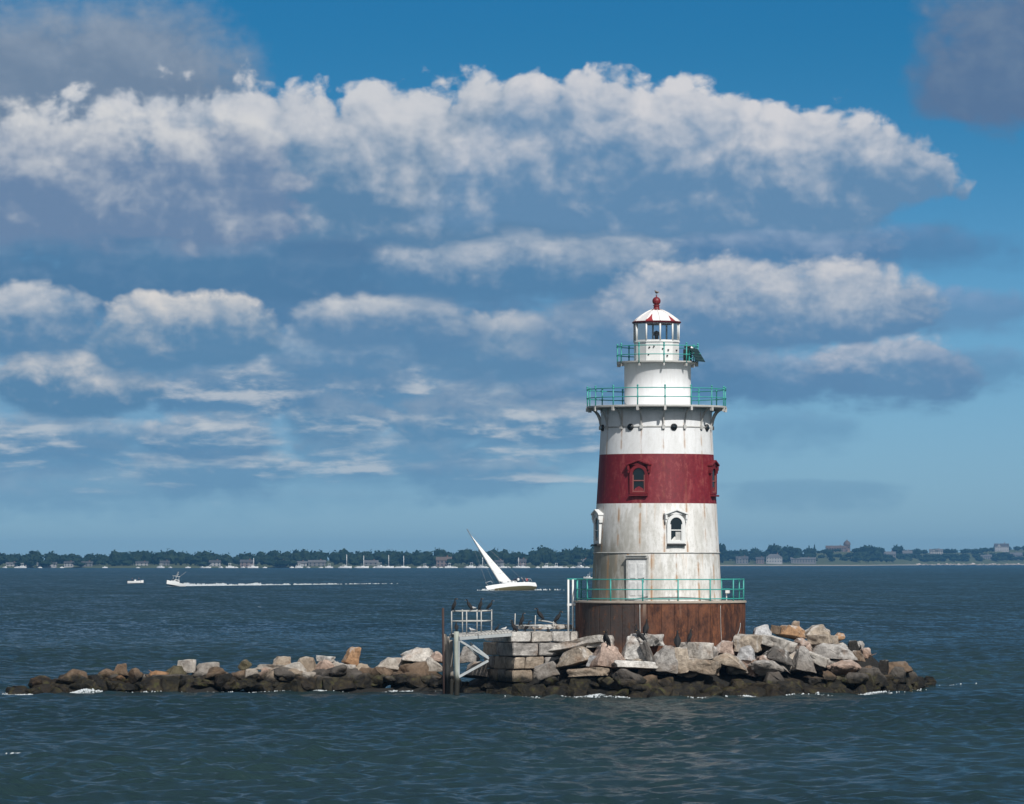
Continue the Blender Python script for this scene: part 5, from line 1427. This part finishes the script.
def leaf_fn(g):
    p = g.geo('Position'); n = g.noise(p, 0.16, 5, 0.65)
    return {'Base Color': g.mix(g.sm(0.35, 0.65, n), (0.008, 0.018, 0.012), (0.024, 0.038, 0.020)), 'Roughness': 0.9, 'Specular IOR Level': 0.0}
LEAF = material('tree_leaves', leaf_fn)
BARK = speckled('tree_bark', (0.07, 0.055, 0.04), 0.9)
_ico = None
def ico():
    global _ico
    if _ico is None:
        bm = bmesh.new(); bmesh.ops.create_icosphere(bm, subdivisions=2, radius=1.0)
        bm.verts.ensure_lookup_table(); _ico = ([v.co.copy() for v in bm.verts], [tuple(v.index for v in f.verts) for f in bm.faces]); bm.free()
    return _ico
def crown(mb, c, r, h, rg, leaves=46, core=0.80):
    """an uneven crown: a rough core plus leaf clumps through its volume"""
    vs, fs = ico(); o3 = Vector((rg.uniform(0, 99), rg.uniform(0, 99), rg.uniform(0, 99)))
    V = []
    for v in vs:
        k = core * (1 + 0.42 * mnoise.noise(v * 1.6 + o3) + 0.2 * mnoise.noise(v * 4.0 + o3)); V.append((c[0] + v.x * r * k, c[1] + v.y * r * k, c[2] + v.z * h * 0.5 * k))
    mb.add(V, fs, False)
    for _ in range(leaves):
        d_ = Vector((rg.gauss(0, 1), rg.gauss(0, 1), rg.gauss(0, 1))).normalized() * rg.uniform(0.7, 1.06)
        p_ = Vector((c[0] + d_.x * r, c[1] + d_.y * r, c[2] + d_.z * h * 0.5)); s_ = rg.uniform(.10, .24) * r
        n_ = Vector((rg.gauss(0, 1), rg.gauss(0, 1), rg.gauss(0, 1.0))).normalized(); a_ = n_.orthogonal().normalized() * s_; b_ = n_.cross(a_) * rg.uniform(.6, 1.1)
        mb.add([p_ - a_, p_ - b_ * 0.8, p_ + a_, p_ + b_], [(0, 1, 2, 3)])
SILL = [(-420, 551), (-200, 549), (-60, 552), (0, 551.5), (20, 553), (35, 550), (60, 553), (90, 554), (110, 552), (125, 549.5), (145, 548), (165, 549), (172, 547.5), (185, 551), (200, 552), (235, 552), (265, 550.5), (280, 549), (300, 550), (310, 548.5), (330, 549.5), (340, 548.5), (350, 550), (370, 549.5), (390, 548.5), (400, 551), (412, 549), (430, 550), (440, 547), (450, 549), (465, 547), (480, 548), (497, 546.5), (510, 549), (530, 549), (545, 546.5), (560, 550), (570, 547), (585, 545), (592, 543), (640, 541), (690, 543), (715, 545)]
SILR = [(650, 541), (718, 544), (725, 547), (735, 549), (745, 548), (758, 546.5), (765, 549), (773, 545), (780, 544.5), (795, 545.5), (805, 548), (812, 547), (818, 553), (824, 552), (830, 550), (840, 551), (855, 548), (865, 545.5), (878, 545), (884, 551), (890, 551), (900, 549), (915, 551), (922, 554), (945, 556), (970, 554), (978, 553), (990, 555), (1005, 556), (1024, 557), (1060, 553), (1200, 549), (1500, 547)]
rg = random.Random(21)
m = MB()
px = -415.0
while px < 712:
    for (b_, hk) in ((24, 0.45), (60, 0.80), (130, 0.97), (230, 1.02)):
        if b_ == 24 and rg.random() < 0.62: continue
        x_ = px + rg.uniform(-4, 4); Y = YL + b_ + rg.uniform(-25, 25) * (0.15 if b_ == 24 else 1); s = Y / F
        ztop = CAMH - (lerp_tab(SILL, x_) + rg.uniform(-0.6, 1.6) - HY) * s; zg = land_z(x_, b_)
        h = (ztop - zg) * hk * rg.uniform(0.78, 1.06); r = rg.uniform(4.0, 9.0)
        crown(m, ((x_ - HX) * s, Y, zg + h * 0.52), r, h * 1.0, rg, 34)
    px += 9.5 if -60 < px else 16
tag(m.build('far_woods', LEAF), 'dark blue green woods lining the far shore behind the moored boats', 'woods', kind='stuff')
m = MB(); px = 716.0
while px < 1330:
    top = lerp_tab(SILR, px)
    for (b_, hk) in ((95, 0.5), (170, 0.72), (330, 0.98)):
        if b_ == 95 and rg.random() < 0.30: continue
        x_ = px + rg.uniform(-3, 3); Y = YR(x_) + b_ + rg.uniform(-25, 25); s = Y / F
        ztop = CAMH - (top + rg.uniform(-0.3, 1.5) - HY) * s; zg = land_z(x_, b_)
        h = max(7.5 if px > 895 else 4.0, (ztop - zg) * hk * rg.uniform(0.86, 1.04)); r = min(rg.uniform(6.5, 11), h * 0.95)
        crown(m, ((x_ - HX) * s, Y, zg + h * 0.5), r, h, rg, 34)
    px += 6.0 if px < 1040 else 20
tag(m.build('far_point_woods', LEAF), 'low dark woods and scrub along the grassy point', 'woods', kind='stuff')
def far_tree(px, top, b_, wpx, label, conifer=False):
    Y = YR(px) + b_; s = Y / F; zg = land_z(px, b_); zt = CAMH - (top - HY) * s; h = zt - zg
    o = empty('pine_tree' if conifer else 'tree', ((px - HX) * s, Y, zg)); tag(o, label, 'tree', 'single trees standing out on the far point')
    MB().tube([(0, 0, -0.5), (0.1, 0, h * 0.3), (0, 0, h * 0.75)], [0.55, 0.4, 0.2], 8).build('trunk', BARK, o)
    mb = MB(); r2 = random.Random(int(px * 7)); r = wpx * s / 2
    if conifer:
        for k in range(6): t = k / 5; crown(mb, (0, 0, h * (0.28 + 0.62 * t)), r * (1.05 - 0.8 * t), h * 0.30, r2, 30)
    else:
        crown(mb, (0, 0, h * 0.60), r, h * 0.72, r2, 60)
        for k in range(5): w = r2.uniform(0, 6.28); crown(mb, (r * .5 * math.cos(w), r * .5 * math.sin(w), h * r2.uniform(.5, .82)), r * r2.uniform(.4, .55), h * .34, r2, 26)
    mb.build('crown', LEAF, o)
for a_ in ((720, 543, 90, 13, 'dark tree rising beside the lighthouse wall on the far point', False), (776, 544, 110, 16, 'wide dark tree crown behind the large whitish house', False), (790, 544.8, 150, 14, 'dark tree crown just behind the long low grey building', False),
           (809, 545.5, 150, 6, 'slim pointed tree beside the long low grey building', True), (814.5, 544.5, 160, 5, 'narrow pointed evergreen just before the gap in the trees', True), (828, 548.5, 200, 13, 'round tree in front of the brick hilltop house', False),
           (868, 544.6, 160, 17, 'broad round tree to the seaward side of the brick hilltop house', False), (880, 547, 150, 10, 'dark tree crown beside the grey gabled house', False), (897, 544.8, 240, 13, 'rounded tree behind the grey gabled houses', False), (918, 548, 200, 8, 'small tree beside the twin grey gabled houses', False),
           (976, 550, 260, 14, 'low dark tree on the ridge inland of the white hill house', False), (1006, 553, 120, 18, 'dark thicket below the white hill house', False)): far_tree(*a_)

# houses: walls, roof, chimney, windows
def house(px, base_y, top_y, wpx, wall, roofc, label, left=True, b_=None, hip=False, chimney=True, stories=2, name='house'):
    Y = (YL + 32 if left else YR(px) + (b_ or 60)); s = Y / F
    x_ = (px - HX) * s; w = wpx * s; zg = CAMH - (base_y - HY) * s; zt = CAMH - (top_y - HY) * s; h = zt - zg; d_ = max(8.0, w * 0.55)
    o = empty(name, (x_, Y, zg)); tag(o, label, 'house')
    wm = speckled('house_wall', wall, 0.8, 0.15, 0.3); rm = speckled('house_roof', roofc, 0.85, 0.25, 0.3)
    hw = h * 0.62; MB().box((0, 0, hw / 2 - 1.0), (w, d_, hw + 2.0)).build('wall', wm, o)
    m_ = MB()
    if hip:
        e = 0.5; rl = w * 0.25
        vs = [(-w / 2 - e, -d_ / 2 - e, hw), (w / 2 + e, -d_ / 2 - e, hw), (w / 2 + e, d_ / 2 + e, hw), (-w / 2 - e, d_ / 2 + e, hw), (-rl, 0, h), (rl, 0, h)]
        m_.add(vs, [(0, 1, 5, 4), (1, 2, 5), (2, 3, 4, 5), (3, 0, 4), (0, 3, 2, 1)])
    else:
        e = 0.5
        vs = [(-w / 2 - e, -d_ / 2 - e, hw), (w / 2 + e, -d_ / 2 - e, hw), (w / 2 + e, d_ / 2 + e, hw), (-w / 2 - e, d_ / 2 + e, hw), (-w / 2 - e, 0, h), (w / 2 + e, 0, h)]
        m_.add(vs, [(0, 1, 5, 4), (1, 2, 5), (2, 3, 4, 5), (3, 0, 4), (0, 3, 2, 1)])
    rf_ = m_.build('roof', rm, o)
    if chimney: MB().box((w * 0.22, 0.6, h * 0.98), (1.0, 1.0, h * 0.32)).build('chimney', speckled('chimney_brick', (0.2, 0.09, 0.06), 0.9), rf_)
    if w > 14 and not hip:      # a cross gable
        gw = min(6.0, w * 0.3); m2 = MB(); m2.add([(-gw / 2 - w * .2, -d_ / 2 - 0.6, hw * 0.98), (gw / 2 - w * .2, -d_ / 2 - 0.6, hw * 0.98), (-w * .2, -d_ / 2 - 0.6, h * 0.9), (-gw / 2 - w * .2, 0, hw * 0.98), (gw / 2 - w * .2, 0, hw * 0.98), (-w * .2, 0, h * 0.9)], [(0, 1, 2), (0, 2, 5, 3), (1, 4, 5, 2), (3, 5, 4), (0, 3, 4, 1)])
        m2.build('gable', wm, o)
    n = max(3, int(w / 3.2))
    for fl in range(stories):
        zz = hw * (fl + 0.55) / stories
        for k in range(n):
            MB().box((-w / 2 + w * (k + 0.5) / n, -d_ / 2 - 0.03, zz), (min(1.1, w / n * 0.5), 0.12, min(1.5, hw / stories * 0.55))).build('window', BLACKG, o)
    return o
WH, GRW, PNK = (0.30, 0.30, 0.305), (0.14, 0.14, 0.145), (0.155, 0.12, 0.115); RG, RD, RB = (0.11, 0.11, 0.115), (0.06, 0.06, 0.065), (0.10, 0.075, 0.06)
for a_ in ((12, 567, 562.2, 11, WH, RG, 'pale shore house with grey roof, outermost on the wooded shore'), (28, 566.5, 561.8, 10, WH, RG, 'narrow white shore house beside the outermost one'), (47, 566.8, 562.2, 19, WH, RG, 'long white shore house among dark woods'),
           (69, 566.5, 561.3, 9, WH, RD, 'small white gabled house alone by the wooded shore'), (87, 566.5, 561.3, 11, GRW, RD, 'grey gabled house half lost in the woods'), (142, 566, 561.3, 12, WH, RD, 'white twin windowed house in the woods behind the skiff'),
           (165, 566, 560.6, 9, GRW, RD, 'grey house in the woods above the speeding motorboat'), (215, 566.3, 560.2, 11, WH, RD, 'white many windowed house among the trees above the wake'), (247, 566.5, 559.6, 13, PNK, RD, 'dark reddish house in the trees above the wake'),
           (281, 566.5, 560.3, 11, PNK, RG, 'pinkish gambrel house by the moored boats'), (300, 567, 561, 14, WH, RG, 'white boathouse at the water among moored boats'), (317, 566.5, 560, 17, GRW, RG, 'broad grey house beside the white boathouse'),
           (371, 566.8, 560.2, 14, GRW, RG, 'grey house behind the tallest moored masts'), (444, 566.5, 556.8, 15, PNK, RB, 'large reddish brown house with high roof on the wooded shore'), (499, 566.5, 560, 8, GRW, RD, 'small grey house behind the sail of the yacht'),
           (522, 566.5, 558.8, 8, PNK, RD, 'slim brownish house in the woods above the yacht crew'), (583, 566.5, 559, 12, GRW, RG, 'grey gabled house at the edge of the lighthouse wall')): house(*a_)
for a_, kw in (((742, 563.3, 556.2, 12, GRW, RD, 'grey house with dark roof nearest the lighthouse on the point'), {}), ((760, 563, 557, 8, PNK, RD, 'small brownish house on the grassy point'), {}), ((774, 562.8, 554, 16, WH, RG, 'large whitish house with a broad hip roof on the point'), dict(hip=True)),
               ((803, 562.6, 557.3, 25, GRW, RG, 'long low grey building on the grassy point'), {}), ((836, 552, 545.6, 20, PNK, RB, 'brick house with a long roof on the wooded hilltop'), dict(b_=360)), ((889.5, 559, 551.5, 12, GRW, RG, 'grey gabled house on the slope, nearer of a pair'), dict(b_=150)),
               ((905.5, 558, 550.5, 13, GRW, RG, 'grey gabled house on the slope, seaward of a pair'), dict(b_=160)), ((936, 554.5, 549, 13, (0.30, 0.29, 0.28), RG, 'boxy grey house alone on the grassy ridge'), dict(b_=300)), ((1001.5, 551.5, 543.5, 14, WH, RD, 'white hilltop house with a dark steep roof'), dict(b_=300)),
               ((1013, 559, 552.5, 18, GRW, RG, 'wide grey house below the white hilltop house'), dict(b_=140)), ((985, 559.5, 554.5, 13, GRW, RG, 'low grey house on the slope inland of the white one'), dict(b_=150))):
    house(*a_, left=False, **kw)
# round tower of the hilltop house
Y = YR(847) + 350; s = Y / F
o = empty('tower', ((847 - HX) * s, Y, CAMH - (553 - HY) * s)); tag(o, 'round brown tower with domed roof beside the brick hilltop house', 'tower')
h = 13 * s; MB().lathe([(3.2 * s, -1), (3.2 * s, h * 0.62), (3.5 * s, h * 0.63)], 16).build('wall', speckled('tower_brick', (0.24, 0.17, 0.14), 0.85, 0.2, 0.3), o)
MB().lathe([(3.7 * s, h * 0.62), (3.4 * s, h * 0.76), (2.4 * s, h * 0.88), (0.8 * s, h * 0.96), (0.2 * s, h * 1.0), (0.15 * s, h * 1.08), (0, h * 1.09)], 16).build('roof', speckled('tower_roof', RB, 0.85), o)
for k in (-50, -15, 20, 55): MB().box((0, -3.22 * s, h * 0.42), (1.0, 0.3, 2.2), Matrix.Rotation(R(k), 4, 'Z')).build('window', BLACKG, o)
# pale rocks along the water of the point
RMf = RM['round']; rg = random.Random(9)
for k in range(46):
    px = 902 + 130 * ((k + rg.uniform(.1, .9)) / 46) ** 0.85; Y = YR(px) + rg.uniform(2, 16); s = Y / F
    sz = rg.uniform(2.0, 5.0) * (1.5 if k % 9 == 4 else 1)
    rk = rock(((px - HX) * s, Y, 0.7), (sz * 1.6, sz, sz * 0.8), 'round', (0.56, 0.50, 0.46), 0, rg.uniform(0, 180), 0, 'pale rock along the waterline of the far grassy point', 'pale rocks of the far beach')
    rk.data = RMf[k % 9]

# boats moored off the wooded shore
def moored(px, Ls, kind, label, dist=YL - 60, mast=0):
    q_ = ((px - HX) / F * dist, dist, 0.05)
    if kind == 'sail':
        o = empty('moored_sailboat', q_, R(rg.uniform(-25, 25))); tag(o, label, 'sailboat', 'boats moored off the wooded shore')
        build_hull(o, Ls, Ls * 0.3, Ls * 0.13, Ls * 0.05, (HULLW, NAVY), DULLW)
        MB().prism([(-1.5, 1.0), (2.0, 1.0), (1.2, 1.75), (-1.3, 1.75)], -0.9, 0.9).build('cabin', HULLW, o)
        MB().tube([(0.6, 0, 1), (0.6, 0, mast)], [0.28, 0.20], 6).build('mast', HULLW, o)
        MB().tube([(0.4, 0, 2.4), (-3.6, 0, 2.4)], 0.22, 6).build('boom', NAVY if rg.random() < .5 else SAILC, o)
        return o
    key = 'motor' if kind == 'motor' else 'tall'
    if key in MOOR: o = copy_tree(MOOR[key])
    else:
        o = empty('moored_motorboat', q_)
        f = 1.0
        build_hull(o, 8.0, 2.9, 1.25, 0.5, (HULLW, NAVY), DULLW)
        m_ = MB(); m_.prism([(-1.8, 1.1), (2.0, 1.1), (1.1, 2.3), (-1.4, 2.4)], -1.1, 1.1); cb = m_.build('cabin', HULLW, o)
        m_ = MB()
        for sy in (-1, 1): m_.box((-0.1, sy * 1.105, 1.9), (1.9, 0.03, 0.4))
        m_.build('windows', BLACKG, cb)
        if key == 'tall':
            m_ = MB()
            for sx in (-1.2, 0.5):
                for sy in (-0.9, 0.9): m_.tube([(sx, sy, 2.3), (sx, sy, 4.2)], 0.08, 5)
            m_.box((-0.3, 0, 4.3), (2.8, 2.3, 0.22)); m_.build('hardtop', HULLW, o)
        MOOR[key] = o
    o.location = q_; o.rotation_euler = (0, 0, R(rg.uniform(-40, 40)) + (math.pi if rg.random() < .5 else 0)); o.scale = (Ls / 8.0 * 0.74,) * 3
    return tag(o, label, 'motorboat', 'boats moored off the wooded shore')
MOOR = {}
SML = 'small white motorboat moored in the line off the wooded far shore'
for px, L_ in ((5, 6), (17, 6), (24, 7), (40, 5), (62, 5), (105, 6), (138, 4), (170, 5), (188, 6), (202, 6), (208, 7), (221, 6), (236, 5), (243, 6), (265, 5), (292, 6), (308, 5), (321, 5), (340, 5), (356, 5), (375, 6), (397, 6), (408, 6), (420, 7), (434, 7), (441, 5), (455, 6), (466, 6), (480, 7), (486, 6), (494, 6), (508, 6), (516, 5), (528, 6), (538, 6), (552, 7), (561, 7), (566, 6), (573, 6), (587, 6)):
    moored(px, L_, 'motor', SML)
for px, L_, lab in ((22, 10, 'white cabin boat with hardtop moored before the pale shore houses'), (160.5, 9, 'bright white cabin boat moored above the speeding motorboat'), (230, 10, 'wide white cabin boat moored above the middle of the wake'), (299, 9, 'white cabin boat moored in front of the white boathouse'),
                    (329, 9, 'white cabin boat moored in front of the broad grey house'), (380, 11, 'tall white cabin boat moored between two masts'), (425, 9, 'white cabin boat moored before the reddish brown house'), (449, 10, 'white hardtop boat moored just inland of the yacht mast'), (471, 11, 'white hardtop boat moored behind the yacht sail'),
                    (503, 9, 'white hardtop boat moored above the yacht cabin'), (523, 9, 'white hardtop boat moored above the yacht crew'), (546, 10, 'white hardtop boat moored past the stern of the yacht'), (556, 10, 'broad white hardtop boat moored in the thick of the boats near the lighthouse'), (580, 11, 'white hardtop boat moored nearest the lighthouse wall')):
    moored(px, L_, 'tall', lab, YL - 75)
for px, L_, mh, lab in ((253, 9, 8.5, 'short masted white sailboat moored above the end of the bright wake'), (346, 10, 11.5, 'white sailboat with the tallest bare mast off the wooded shore'), (363, 10, 10.5, 'white moored sailboat with bare mast before the grey house'), (388, 10, 11, 'white moored sailboat beside the tall cabin boat'),
                        (403, 9, 10.5, 'white moored sailboat with bare mast toward the yacht'), (482, 9, 9.0, 'small white moored sailboat whose mast rises behind the yacht sail'), (518, 9, 9.0, 'white moored sailboat with slim mast past the yacht sail')):
    moored(px, L_, 'sail', lab, YL - 90, mh)
# ------------------------------------------------------------------ the air
hz = MB(); hz.box((0, 0, 20.5), (18000, 18000, 45.0))
def haze_mat():
    m = bpy.data.materials.new('haze_air'); m.use_nodes = True; nt = m.node_tree; nt.nodes.clear()
    v = nt.nodes.new('ShaderNodeVolumePrincipled'); v.inputs['Color'].default_value = (0.15, 0.45, 0.85, 1)
    v.inputs['Density'].default_value = HAZE; v.inputs['Anisotropy'].default_value = 0.0
    o = nt.nodes.new('ShaderNodeOutputMaterial'); nt.links.new(v.outputs[0], o.inputs['Volume']); return m
HAZE = 0.62e-4
tag(hz.build('haze', haze_mat()), 'thin blue sea haze between the camera and the far shore', 'haze', kind='stuff')
